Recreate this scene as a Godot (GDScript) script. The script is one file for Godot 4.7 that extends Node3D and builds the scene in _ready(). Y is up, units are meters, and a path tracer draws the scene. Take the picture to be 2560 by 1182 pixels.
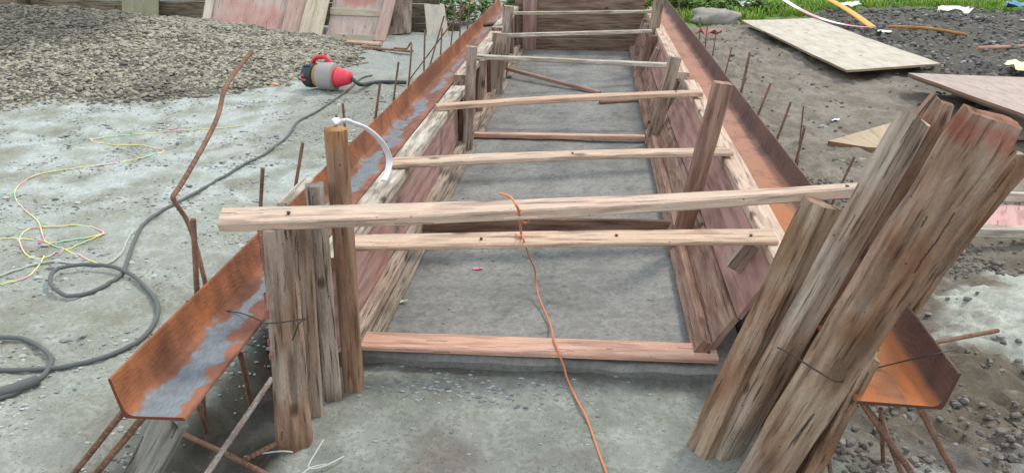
extends Node3D
# A building site: wooden beam formwork with loose cross battens between two rusty steel angles.

var rng := RandomNumberGenerator.new()
var n_lo := FastNoiseLite.new()
var n_mid := FastNoiseLite.new()
var n_hi := FastNoiseLite.new()
var n_wood := FastNoiseLite.new()
var used := {}
var M := {}

# ---------------------------------------------------------------- naming
func numbered(called: String) -> String:
	var k: int = used.get(called, 0)
	used[called] = k + 1
	return called if k == 0 else "%s_%03d" % [called, k]

func tag(o: Node3D, label: String, category: String, group := "", kind := "") -> Node3D:
	if label: o.set_meta("label", label)
	if category: o.set_meta("category", category)
	if group: o.set_meta("group", group)
	if kind: o.set_meta("kind", kind)
	return o

func thing(called: String, at: Vector3, label: String, category: String, group := "") -> Node3D:
	var o := Node3D.new()
	o.name = numbered(called)
	o.position = at
	add_child(o)
	tag(o, label, category, group)
	return o

# a finished SurfaceTool in world coordinates becomes one mesh under parent
func obj(called: String, st: SurfaceTool, mat: Material, parent: Node3D = self, smooth := true) -> MeshInstance3D:
	if smooth:
		st.generate_normals()
	var o := MeshInstance3D.new()
	o.mesh = st.commit()
	o.material_override = mat
	if parent == self:
		o.name = numbered(called)
		add_child(o)
	else:
		o.name = called
		parent.add_child(o, true)
		var p: Node = parent
		var off := Vector3.ZERO
		while p != self:
			off += (p as Node3D).position
			p = p.get_parent()
		o.position = -off
	return o

func begin() -> SurfaceTool:
	var st := SurfaceTool.new()
	st.begin(Mesh.PRIMITIVE_TRIANGLES)
	return st

# ---------------------------------------------------------------- geometry
func quad(st: SurfaceTool, a: Vector3, b: Vector3, c: Vector3, d: Vector3, ua: Vector2, ub: Vector2, uc: Vector2, ud: Vector2, ca: Color, cb: Color, cc: Color, cd: Color) -> void:
	st.set_uv(ua); st.set_color(ca); st.add_vertex(a)
	st.set_uv(ub); st.set_color(cb); st.add_vertex(b)
	st.set_uv(uc); st.set_color(cc); st.add_vertex(c)
	st.set_uv(ua); st.set_color(ca); st.add_vertex(a)
	st.set_uv(uc); st.set_color(cc); st.add_vertex(c)
	st.set_uv(ud); st.set_color(cd); st.add_vertex(d)

# a sawn or weathered piece of wood from a to b; w across, d along up
# opt: rough, chamfer, bend (Vector3), ragged (at b), ragged0 (at a), cap (Color), cap0, tint (Color), end_tint, end_len, round, twist, taper, stains (Array of [t, half_length, Color, strength])
func timber(st: SurfaceTool, a: Vector3, b: Vector3, w: float, d: float, up: Vector3, opt := {}) -> void:
	var rough: float = opt.get("rough", 0.0015)
	var cham: float = opt.get("chamfer", 0.004)
	var bend: Vector3 = opt.get("bend", Vector3.ZERO)
	var ragged: float = opt.get("ragged", 0.0)
	var ragged0: float = opt.get("ragged0", 0.0)
	var tint: Color = opt.get("tint", Color.WHITE)
	var cap: Color = opt.get("cap", tint)
	var cap0: Color = opt.get("cap0", cap)
	var end_tint: Color = opt.get("end_tint", tint)
	var end_len: float = opt.get("end_len", 0.0)
	var roundness: float = opt.get("round", 0.0)
	var twist: float = opt.get("twist", 0.0)
	var taper: float = opt.get("taper", 1.0)
	var stains: Array = opt.get("stains", [])
	var worn: float = opt.get("worn", 0.0)
	var L := a.distance_to(b)
	var dir := (b - a) / L
	var side := dir.cross(up).normalized()
	var upv := side.cross(dir).normalized()
	var fine: bool = rough > 0.0025
	var rings := clampi(int(L / (0.025 if fine else 0.07)), 5, 48)
	var per := 5 if fine else 2
	# profile: corners cut, extra points along each side
	var prof: PackedVector2Array = []
	var hw := w / 2
	var hd := d / 2
	var c := minf(cham, minf(hw, hd) * 0.6)
	if roundness > 0.0:
		for k in 20:
			var an := TAU * k / 20.0
			var e := Vector2(cos(an), sin(an))
			var box := e / maxf(absf(e.x), absf(e.y))
			var q := box.lerp(e, roundness)
			prof.append(Vector2(q.x * hw, q.y * hd))
	else:
		var corners := [Vector2(hw, -hd + c), Vector2(hw, hd - c), Vector2(hw - c, hd), Vector2(-hw + c, hd), Vector2(-hw, hd - c), Vector2(-hw, -hd + c), Vector2(-hw + c, -hd), Vector2(hw - c, -hd)]
		for k in 4:
			var p0: Vector2 = corners[k * 2]
			var p1: Vector2 = corners[k * 2 + 1]
			for j in per + 1:
				prof.append(p0.lerp(p1, float(j) / per))
	var n := prof.size()
	var us: PackedFloat32Array = [0.0]
	for j in n:
		us.append(us[j] + prof[j].distance_to(prof[(j + 1) % n]) / 0.4)
	var u0 := rng.randf()
	var v0 := rng.randf()
	var seed_at := Vector3(rng.randf() * 90, rng.randf() * 90, rng.randf() * 90)
	var grid: Array = []
	var cols: Array = []
	for i in rings + 1:
		var t := float(i) / rings
		var row: PackedVector3Array = []
		var crow: PackedColorArray = []
		var mid := a.lerp(b, t) + bend * (4.0 * t * (1.0 - t))
		var tw := twist * (t - 0.5)
		var sc := lerpf(1.0, taper, t) * (1.0 - worn * smoothstep(0.93, 1.0, t) * smoothstep(0.93, 1.0, t))
		for j in n:
			var q := prof[j].rotated(tw) * sc
			var s := seed_at + Vector3(prof[j].x * 45, prof[j].y * 45, t * L * 3.0)
			var disp := n_wood.get_noise_3dv(s * 1.0) * rough
			if fine:
				var gr := n_wood.get_noise_3d(s.x * 3.1, s.y * 3.1, s.z * 0.5)
				disp += minf(0.0, gr + 0.12) * rough * 2.2
			var axial := 0.0
			if ragged > 0.0 and t > 0.86:
				axial += (t - 0.86) / 0.14 * ragged * n_wood.get_noise_3d(s.x * 0.2, s.y * 0.2, 5.0) * 1.6
			if ragged0 > 0.0 and t < 0.14:
				axial -= (0.14 - t) / 0.14 * ragged0 * n_wood.get_noise_3d(s.x * 0.8, s.y * 0.8, 9.0) * 1.6
			row.append(mid + side * (q.x + signf(q.x) * disp) + upv * (q.y + signf(q.y) * disp) + dir * axial)
			var col := tint
			if end_len > 0.0:
				col = tint.lerp(end_tint, smoothstep(L - end_len * 1.3, L - end_len * 0.7, t * L + n_wood.get_noise_3dv(s * 2.0) * end_len * 0.7))
			for sn in stains:
				var dd: float = absf(t - sn[0]) * L / sn[1]
				col = col.lerp(sn[2], sn[3] * (1.0 - smoothstep(0.4, 1.0, dd + n_wood.get_noise_3dv(s * 2.5) * 0.6)))
			crow.append(col)
		grid.append(row)
		cols.append(crow)
	var round_sides := roundness > 0.0
	for i in rings:
		var r0: PackedVector3Array = grid[i]
		var r1: PackedVector3Array = grid[i + 1]
		var c0: PackedColorArray = cols[i]
		var c1: PackedColorArray = cols[i + 1]
		for j in n:
			var k := (j + 1) % n
			st.set_smooth_group(0 if round_sides else (j / (per + 1)) + 20 * (1 if j % (per + 1) == per else 0))
			var va := v0 + L * i / rings / 1.6
			var vb := v0 + L * (i + 1) / rings / 1.6
			quad(st, r0[j], r1[j], r1[k], r0[k], Vector2(u0 + us[j], va), Vector2(u0 + us[j], vb), Vector2(u0 + us[j + 1], vb), Vector2(u0 + us[j + 1], va), c0[j], c1[j], c1[k], c0[k])
	st.set_smooth_group(31)
	for e in 2:
		var row: PackedVector3Array = grid[rings if e == 0 else 0]
		var mid := Vector3.ZERO
		for p in row: mid += p
		mid /= n
		var cc := cap if e == 0 else cap0
		for j in n:
			var k := (j + 1) % n
			var p0 := row[j] if e == 0 else row[k]
			var p1 := row[k] if e == 0 else row[j]
			var q0 := prof[j] if e == 0 else prof[k]
			var q1 := prof[k] if e == 0 else prof[j]
			st.set_color(cc)
			st.set_uv(Vector2(u0, v0)); st.add_vertex(mid)
			st.set_uv(Vector2(u0, v0) + q0 * 1.2); st.add_vertex(p0)
			st.set_uv(Vector2(u0, v0) + q1 * 1.2); st.add_vertex(p1)

func spline(pts: Array, per := 6) -> PackedVector3Array:
	var out: PackedVector3Array = []
	var n := pts.size()
	for i in n - 1:
		var p0: Vector3 = pts[maxi(i - 1, 0)]
		var p1: Vector3 = pts[i]
		var p2: Vector3 = pts[i + 1]
		var p3: Vector3 = pts[mini(i + 2, n - 1)]
		for k in per:
			out.append(p1.cubic_interpolate(p2, p0, p3, float(k) / per))
	out.append(pts[n - 1])
	return out

# a round rod, rope or cable along points; colours optional per point; ribbed gives rebar its rings
func tube(st: SurfaceTool, pts: PackedVector3Array, r: float, sides := 8, cols := PackedColorArray(), flat_ratio := 1.0, r_end := -1.0) -> void:
	var n := pts.size()
	var ref := Vector3.UP
	var rows: Array = []
	var along := 0.0
	var vs: PackedFloat32Array = []
	for i in n:
		var d := (pts[mini(i + 1, n - 1)] - pts[maxi(i - 1, 0)]).normalized()
		if absf(d.dot(ref)) > 0.97:
			ref = Vector3(0.8, 0.1, 0.6).normalized()
		var s := d.cross(ref).normalized()
		var u := s.cross(d).normalized()
		ref = u
		if i > 0: along += pts[i].distance_to(pts[i - 1])
		vs.append(along)
		var row: PackedVector3Array = []
		var rr := r if r_end < 0.0 else lerpf(r, r_end, float(i) / (n - 1))
		for k in sides:
			var an := TAU * k / sides
			row.append(pts[i] + s * cos(an) * rr + u * sin(an) * rr * flat_ratio)
		rows.append(row)
	st.set_smooth_group(0)
	for i in n - 1:
		var a: PackedVector3Array = rows[i]
		var b: PackedVector3Array = rows[i + 1]
		var ca := cols[i] if cols.size() else Color.WHITE
		var cb := cols[i + 1] if cols.size() else Color.WHITE
		for k in sides:
			var l := (k + 1) % sides
			var u1 := float(k) / sides * 0.25
			var u2 := float(k + 1) / sides * 0.25
			quad(st, a[k], b[k], b[l], a[l], Vector2(u1, vs[i]), Vector2(u1, vs[i + 1]), Vector2(u2, vs[i + 1]), Vector2(u2, vs[i]), ca, cb, cb, ca)
	st.set_smooth_group(30)
	for e in 2:
		var row: PackedVector3Array = rows[n - 1 if e == 0 else 0]
		for k in range(1, sides - 1):
			var tri := [row[0], row[k], row[k + 1]] if e == 0 else [row[0], row[k + 1], row[k]]
			for p in tri:
				st.set_color(cols[n - 1 if e == 0 else 0] if cols.size() else Color.WHITE)
				st.set_uv(Vector2(0, 0))
				st.add_vertex(p)

func straight(a: Vector3, b: Vector3, n: int, bend := Vector3.ZERO) -> PackedVector3Array:
	var out: PackedVector3Array = []
	for i in n + 1:
		var t := float(i) / n
		out.append(a.lerp(b, t) + bend * 4.0 * t * (1.0 - t))
	return out

# a reinforcing bar with cross ribs
func rebar_shape(pts: PackedVector3Array, r: float) -> SurfaceTool:
	var st := begin()
	var total := 0.0
	for i in pts.size() - 1: total += pts[i].distance_to(pts[i + 1])
	var dense: PackedVector3Array = []
	for i in pts.size() - 1:
		var k := maxi(1, int(pts[i].distance_to(pts[i + 1]) / 0.02))
		for j in k: dense.append(pts[i].lerp(pts[i + 1], float(j) / k))
	dense.append(pts[pts.size() - 1])
	var cols: PackedColorArray = []
	for i in dense.size():
		var v := 0.8 + 0.5 * n_mid.get_noise_3dv(dense[i] * 9.0)
		cols.append(Color(v, v * 0.97, v * 0.95))
	tube(st, dense, r, 8, cols)
	# ribs: short raised rings
	for i in range(1, dense.size() - 1):
		var d := (dense[i + 1] - dense[i - 1]).normalized() * 0.0025
		tube(st, PackedVector3Array([dense[i] - d, dense[i] + d]), r * 1.09, 6)
	return st

# a sheet of board from four corners (in order), thickness downwards
func sheet(st: SurfaceTool, a: Vector3, b: Vector3, c: Vector3, d: Vector3, th: float, nu := 8, nv := 12, warp := 0.0, edge := Color(0.6, 0.5, 0.4), stain := Color.WHITE, at := Vector2(0.5, 0.5), reach := 0.4) -> void:
	var nrm := (b - a).cross(d - a).normalized()
	if nrm.y < 0: nrm = -nrm
	var top: Array = []
	var lu := a.distance_to(b)
	var lv := a.distance_to(d)
	var u0 := rng.randf()
	for i in nv + 1:
		var row: PackedVector3Array = []
		for j in nu + 1:
			var u := float(j) / nu
			var v := float(i) / nv
			var p := a.lerp(b, u).lerp(d.lerp(c, u), v)
			p += nrm * warp * (n_lo.get_noise_3dv(p * 2.0) + (u - 0.5) * (u - 0.5))
			row.append(p)
		top.append(row)
	var tone := func(i: int, j: int) -> Color:
		var u := float(j) / nu
		var v := float(i) / nv
		var d2 := Vector2(u - at.x, v - at.y).length() / reach + n_mid.get_noise_3dv((top[i][j] as Vector3) * 1.5) * 0.9
		var k := 1.0 + 0.12 * n_lo.get_noise_3dv((top[i][j] as Vector3) * 2.0)
		return Color(k, k, k).lerp(stain, (1.0 - smoothstep(0.45, 1.05, d2)) * 0.85)
	var uv := func(i: int, j: int) -> Vector2: return Vector2(u0 + lu * j / nu / 0.8, u0 + lv * i / nv / 1.6)
	for side in 2:
		st.set_smooth_group(side)
		for i in nv:
			for j in nu:
				var off := nrm * (-th * side)
				var p: Vector3 = top[i][j] + off
				var q: Vector3 = top[i][j + 1] + off
				var r: Vector3 = top[i + 1][j + 1] + off
				var s: Vector3 = top[i + 1][j] + off
				quad(st, p, q, r, s, uv.call(i, j), uv.call(i, j + 1), uv.call(i + 1, j + 1), uv.call(i + 1, j), tone.call(i, j), tone.call(i, j + 1), tone.call(i + 1, j + 1), tone.call(i + 1, j))
	st.set_smooth_group(5)
	var rim: Array = []
	for j in nu: rim.append(Vector2i(0, j))
	for i in nv: rim.append(Vector2i(i, nu))
	for j in nu: rim.append(Vector2i(nv, nu - j))
	for i in nv: rim.append(Vector2i(nv - i, 0))
	for k in rim.size():
		var p: Vector3 = top[rim[k].x][rim[k].y]
		var e: Vector2i = rim[(k + 1) % rim.size()]
		var q: Vector3 = top[e.x][e.y]
		quad(st, p, q, q - nrm * th, p - nrm * th, Vector2(0, k * 0.05), Vector2(0, k * 0.05 + 0.05), Vector2(0.03, k * 0.05 + 0.05), Vector2(0.03, k * 0.05), edge, edge, edge, edge)

# turned shape along an axis; pairs of [distance, radius]
func lathe(st: SurfaceTool, at: Vector3, axis: Vector3, pairs: Array, sides := 24) -> void:
	var s := axis.cross(Vector3.UP).normalized()
	var u := s.cross(axis).normalized()
	for i in pairs.size() - 1:
		st.set_smooth_group(i if absf(pairs[i][1] - pairs[i + 1][1]) > 0.02 else 0)
		for k in sides:
			var c: PackedVector3Array = []
			for e in [[i, k], [i + 1, k], [i + 1, k + 1], [i, k + 1]]:
				var an: float = TAU * e[1] / sides
				c.append(at + axis * pairs[e[0]][0] + (s * cos(an) + u * sin(an)) * pairs[e[0]][1])
			quad(st, c[0], c[1], c[2], c[3], Vector2(k, i), Vector2(k, i + 1), Vector2(k + 1, i + 1), Vector2(k + 1, i), Color.WHITE, Color.WHITE, Color.WHITE, Color.WHITE)

func stone_mesh(sd: int, squash := 0.6, stretch := 1.0) -> ArrayMesh:
	var sp := SphereMesh.new()
	sp.radial_segments = 7
	sp.rings = 3
	sp.radius = 0.5
	sp.height = 1.0
	var st := begin()
	var arr := sp.get_mesh_arrays()
	var vs: PackedVector3Array = arr[Mesh.ARRAY_VERTEX]
	var idx: PackedInt32Array = arr[Mesh.ARRAY_INDEX]
	var nz := FastNoiseLite.new()
	nz.seed = sd
	nz.frequency = 1.1
	st.set_smooth_group(-1)
	for i in idx:
		var p := vs[i]
		p *= 1.0 + nz.get_noise_3dv(p * 1.6) * 0.7
		st.set_color(Color.WHITE)
		st.add_vertex(Vector3(p.x * stretch, p.y * squash, p.z))
	st.generate_normals()
	return st.commit()

func scatter(called: String, mesh: Mesh, mat: Material, xforms: Array, cols: Array, parent: Node3D = self) -> MultiMeshInstance3D:
	var mm := MultiMesh.new()
	mm.transform_format = MultiMesh.TRANSFORM_3D
	mm.use_colors = true
	mm.mesh = mesh
	mm.instance_count = xforms.size()
	for i in xforms.size():
		mm.set_instance_transform(i, xforms[i])
		mm.set_instance_color(i, cols[i])
	var o := MultiMeshInstance3D.new()
	o.multimesh = mm
	o.material_override = mat
	if parent == self:
		o.name = numbered(called)
		add_child(o)
	else:
		o.name = called
		parent.add_child(o, true)
	o.set_meta("kind", "stuff")
	return o

# ---------------------------------------------------------------- textures
func noise_bytes(sd: int, freq: float, w: int, h: int, tw: int, th: int, octaves := 3) -> PackedByteArray:
	var f := FastNoiseLite.new()
	f.seed = sd
	f.frequency = freq
	f.fractal_octaves = octaves
	var im := f.get_seamless_image(w, h)
	im.convert(Image.FORMAT_L8)
	if w != tw or h != th: im.resize(tw, th, Image.INTERPOLATE_CUBIC)
	return im.get_data()

func mat_from(rgb: PackedByteArray, hts: PackedByteArray, w: int, h: int, bump: float, rough: float, spec := 0.3) -> StandardMaterial3D:
	var m := StandardMaterial3D.new()
	m.albedo_texture = ImageTexture.create_from_image(Image.create_from_data(w, h, false, Image.FORMAT_RGB8, rgb))
	m.vertex_color_use_as_albedo = true
	m.roughness = rough
	m.metallic_specular = spec
	if bump > 0.0:
		var hi := Image.create_from_data(w, h, false, Image.FORMAT_L8, hts)
		hi.convert(Image.FORMAT_RGBA8)
		hi.bump_map_to_normal_map(bump)
		m.normal_enabled = true
		m.normal_texture = ImageTexture.create_from_image(hi)
	return m

# sawn timber: grain along v; 0.4 m across, 1.6 m along
func wood(sd: int, dark: Color, light: Color, blotch: Color, blotch_amt: float, crack: float, knots: int, bump := 3.0, rough := 0.85, dust := Color(0.66, 0.64, 0.6), dust_amt := 0.3, marks := 1.0) -> StandardMaterial3D:
	var W := 256
	var H := 1024
	var a := noise_bytes(sd, 0.035, W, 16, W, H, 3)
	var b := noise_bytes(sd + 1, 0.09, W, 64, W, H, 3)
	var c := noise_bytes(sd + 2, 0.03, 64, 128, W, H, 4)
	var e := noise_bytes(sd + 3, 0.4, W, 192, W, H, 2)
	var f := noise_bytes(sd + 4, 0.03, W, 128, W, H, 5)
	var qr := dust.r * 255.0; var qg := dust.g * 255.0; var qb := dust.b * 255.0
	var rgb := PackedByteArray(); rgb.resize(W * H * 3)
	var hts := PackedByteArray(); hts.resize(W * H)
	var rk := RandomNumberGenerator.new(); rk.seed = sd
	var kn: Array = []
	for k in knots: kn.append([rk.randf() * W, rk.randf() * H, rk.randf_range(5, 10)])
	var dr := dark.r * 255.0; var dg := dark.g * 255.0; var db := dark.b * 255.0
	var lr := light.r * 255.0; var lg := light.g * 255.0; var lb := light.b * 255.0
	var br := blotch.r * 255.0; var bg := blotch.g * 255.0; var bb := blotch.b * 255.0
	var i := 0
	for y in H:
		for x in W:
			var g := (a[i] * 0.36 + b[i] * 0.32 + e[i] * 0.32) / 255.0
			g = clampf((g - 0.5) * 1.5 + 0.5, 0.0, 1.0)
			var m := clampf((c[i] / 255.0 - 0.5) * 3.0 + 0.35, 0.0, 1.0) * blotch_amt
			var r0 := lerpf(lerpf(dr, lr, g), br, m)
			var g0 := lerpf(lerpf(dg, lg, g), bg, m)
			var b0 := lerpf(lerpf(db, lb, g), bb, m)
			var du := clampf((f[i] / 255.0 - 0.48) * 2.2, 0.0, 1.0) * dust_amt * 1.2
			r0 = lerpf(r0, qr, du); g0 = lerpf(g0, qg, du); b0 = lerpf(b0, qb, du)
			var dk := 1.0 - clampf((0.5 - f[i] / 255.0) * 2.0, 0.0, 0.6) * dust_amt * 0.8
			r0 *= dk; g0 *= dk; b0 *= dk
			var hh := g
			var cr := (70.0 - b[i]) / 45.0 * crack
			if cr > 0.0:
				cr = minf(cr, 0.5)
				r0 *= 1.0 - cr; g0 *= 1.0 - cr; b0 *= 1.0 - cr
				hh -= cr * 0.8
			for k in kn:
				var dx: float = (x - k[0]) / k[2]
				var dy: float = (y - k[1]) / (k[2] * 1.7)
				var q := dx * dx + dy * dy
				if q < 2.5:
					var kk := (1.0 - q / 2.5) * 0.4
					r0 *= 1.0 - kk; g0 *= 1.0 - kk * 1.1; b0 *= 1.0 - kk * 1.2
			rgb[i * 3] = int(r0); rgb[i * 3 + 1] = int(g0); rgb[i * 3 + 2] = int(b0)
			hts[i] = int(clampf(hh, 0.0, 1.0) * 255.0)
			i += 1
	# checks, nail holes and scuffs: thin marks along the grain
	for k in int(150 * marks):
		var x := rk.randf() * W
		var y := rk.randi() % H
		var ln := rk.randi_range(12, 110) if k % 3 else rk.randi_range(1, 3)
		var wide := 1 if k % 5 else 2
		var f0 := rk.randf_range(0.45, 0.78) if k % 4 else rk.randf_range(1.1, 1.3)
		for j in ln:
			x += rk.randf_range(-0.35, 0.35)
			for q in (wide if ln > 3 else 3):
				var at := ((y + j) % H) * W + posmod(int(x) + q, W)
				for ch in 3: rgb[at * 3 + ch] = int(minf(255.0, rgb[at * 3 + ch] * f0))
				hts[at] = int(minf(255.0, hts[at] * (f0 if f0 < 1.0 else 1.1)))
	return mat_from(rgb, hts, W, H, bump, rough)

# general mottled surface mixing three colours by noise
func mottled(sd: int, S: int, c1: Color, c2: Color, c3: Color, f1: float, f2: float, speck: float, bump: float, rough: float, grit := 0.0) -> StandardMaterial3D:
	var a := noise_bytes(sd, f1, S, S, S, S, 5)
	var b := noise_bytes(sd + 1, f2, S, S, S, S, 4)
	var e := noise_bytes(sd + 2, 0.35, S, S, S, S, 2)
	var rgb := PackedByteArray(); rgb.resize(S * S * 3)
	var hts := PackedByteArray(); hts.resize(S * S)
	for i in S * S:
		var t := clampf((a[i] / 255.0 - 0.5) * 2.2 + 0.5, 0.0, 1.0)
		var u := clampf((b[i] / 255.0 - 0.5) * 3.0 + 0.3, 0.0, 1.0)
		var q := 1.0 + (e[i] / 255.0 - 0.5) * speck
		var r0 := lerpf(lerpf(c1.r, c2.r, t), c3.r, u) * q
		var g0 := lerpf(lerpf(c1.g, c2.g, t), c3.g, u) * q
		var b0 := lerpf(lerpf(c1.b, c2.b, t), c3.b, u) * q
		rgb[i * 3] = int(clampf(r0, 0, 1) * 255); rgb[i * 3 + 1] = int(clampf(g0, 0, 1) * 255); rgb[i * 3 + 2] = int(clampf(b0, 0, 1) * 255)
		hts[i] = int(clampf(0.25 * t + 0.15 * u + 0.6 * e[i] / 255.0, 0, 1) * 255)
	# grit: crisp light and dark specks
	var rk := RandomNumberGenerator.new(); rk.seed = sd
	for k in int(grit * S):
		var x := rk.randi() % S
		var y := rk.randi() % S
		var rad := rk.randi_range(1, 2) if k % 9 else rk.randi_range(2, 5)
		var f0 := rk.randf_range(0.55, 0.85) if k % 3 else rk.randf_range(1.05, 1.2)
		for dy in rad:
			for dx in rad + rk.randi() % 2:
				var at := ((y + dy) % S) * S + (x + dx) % S
				for ch in 3: rgb[at * 3 + ch] = int(clampf(rgb[at * 3 + ch] * f0, 0.0, 255.0))
				hts[at] = int(clampf(hts[at] * (1.4 if f0 > 1.0 else 0.6), 0.0, 255.0))
	return mat_from(rgb, hts, S, S, bump, rough)

# rusty steel web: u across the web (0 at the flange), v along; bare blue-grey mill scale left in a band
func rusty_web(sd: int, band0: float, band1: float, amount: float, flange := Color(0.56, 0.35, 0.24), web := Color(0.58, 0.38, 0.30)) -> StandardMaterial3D:
	var W := 128
	var H := 2048
	var a := noise_bytes(sd, 0.02, 64, 1024, W, H, 4)
	var b := noise_bytes(sd + 1, 0.06, 48, 2048, W, H, 3)
	var c := noise_bytes(sd + 2, 0.25, W, 1024, W, H, 2)
	var rgb := PackedByteArray(); rgb.resize(W * H * 3)
	var hts := PackedByteArray(); hts.resize(W * H)
	var i := 0
	for y in H:
		for x in W:
			var u := float(x) / W
			var na := a[i] / 255.0 - 0.5
			var nb := b[i] / 255.0 - 0.5
			var nc := c[i] / 255.0 - 0.5
			var inside := minf(u - band0, band1 - u) * 5.0 + na * 2.0 + nb * 1.3 + amount - 0.55 * smoothstep(0.25, 0.5, float(y) / H)
			var s := smoothstep(-0.12, 0.42, inside) * 0.92
			# rust: from deep red brown to orange
			var o := clampf(0.5 + na * 1.5 + nc * 0.4 - u * 0.35, 0.0, 1.0)
			var col := flange.lerp(web, smoothstep(0.26, 0.42, u + na * 0.1))
			col = col.lerp(Color(0.63, 0.37, 0.19), smoothstep(0.4, 1.1, o) * (0.6 if band1 > 0.75 else 0.12))
			if band1 < 0.75: col = col.lerp(Color(0.68, 0.40, 0.21), (0.75 + na) * (1.0 - smoothstep(0.04, 0.3, float(y) / H)) * smoothstep(0.27, 0.36, u))
			col = col.darkened(clampf((0.12 if band1 > 0.75 else 0.0) - na * 0.35 + nb * 0.25, 0.0, 0.25))
			var scale_col := Color(0.40, 0.44, 0.47).lerp(Color(0.51, 0.55, 0.58), clampf(0.5 + nc * 1.2 + nb, 0, 1))
			col = col.lerp(scale_col, s)
			rgb[i * 3] = int(col.r * 255); rgb[i * 3 + 1] = int(col.g * 255); rgb[i * 3 + 2] = int(col.b * 255)
			hts[i] = int(clampf(0.5 + nc * 0.6 - s * 0.2, 0, 1) * 255)
			i += 1
	return mat_from(rgb, hts, W, H, 1.2, 0.72, 0.4)

func plain(c: Color, rough := 0.7, metal := 0.0) -> StandardMaterial3D:
	var m := StandardMaterial3D.new()
	m.albedo_color = c
	m.roughness = rough
	m.metallic = metal
	m.vertex_color_use_as_albedo = true
	return m

# ---------------------------------------------------------------- the ground
func pile_height(x: float, z: float) -> float:
	var p := Vector2((x + 5.9) / 3.7, (z + 8.0) / 2.35)
	if x > -5.9: p.x = (x + 5.9) / 3.5
	else: p.x = (x + 5.9) / 6.0
	var r := p.length()
	if r > 1.25: return -1.0
	var h := 0.51 * (1.0 - pow(r, 1.15)) if r < 1.0 else -(r - 1.0) * 0.5
	return h + n_mid.get_noise_2d(x * 1.3, z * 1.3) * 0.05

func ss(a: float, b: float, x: float) -> float:
	return smoothstep(a, b, x)

func gy(x: float, z: float) -> float:
	var left := 1.0 - ss(-1.35, -1.05, x)
	var right := ss(0.85, 1.15, x)
	var near := ss(-2.5, -2.2, z) * (1.0 - left) * (1.0 - right)
	var far := ss(-8.0, -9.5, z)
	var y := 0.0
	var lumps := n_mid.get_noise_2d(x * 3.0, z * 3.0)
	var fine := n_hi.get_noise_2d(x * 9.0, z * 9.0)
	var broad := n_lo.get_noise_2d(x, z)
	y += left * (lumps * 0.014 + fine * 0.012 * (0.25 + absf(lumps) * 2.5) + broad * 0.03)
	y += right * (lumps * 0.035 + fine * 0.022 + broad * 0.04)
	y += near * (lumps * 0.014 + fine * 0.005 + 0.004)
	var soil := ss(2.9, 3.8, x) * ss(-4.5, -6.0, z) * (1.0 - ss(-12.2, -13.8, z))
	y += soil * (lumps * 0.07 + fine * 0.05)
	var clods := ss(0.75, 0.95, x) * (1.0 - ss(1.5, 2.1, x)) * ss(-4.5, -3.0, z)
	y += clods * (lumps * 0.02 + n_hi.get_noise_2d(x * 20.0, z * 20.0) * 0.022)
	# dug trench beside the posts, below the left steel
	y -= 0.10 * ss(-1.22, -1.10, x) * (1.0 - ss(-0.98, -0.88, x)) * ss(-4.2, -3.0, z) * (1.0 - ss(-1.75, -1.55, z))
	# cement heap on the right
	var q := Vector2((x - 1.95) / 0.62, (z + 2.75) / 0.55).length()
	y += 0.13 * (1.0 - ss(0.15, 1.0, q + lumps * 0.3))
	# below the concrete base of the formwork
	var under := ss(-0.92, -0.84, x) * (1.0 - ss(0.55, 0.65, x)) * (1.0 - ss(-2.42, -2.36, z)) * ss(-9.4, -9.2, z)
	return lerpf(y, -0.06, under)

func mixc(a: Vector3, b: Vector3, t: float) -> Vector3:
	return a.lerp(b, clampf(t, 0.0, 1.0))

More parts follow.
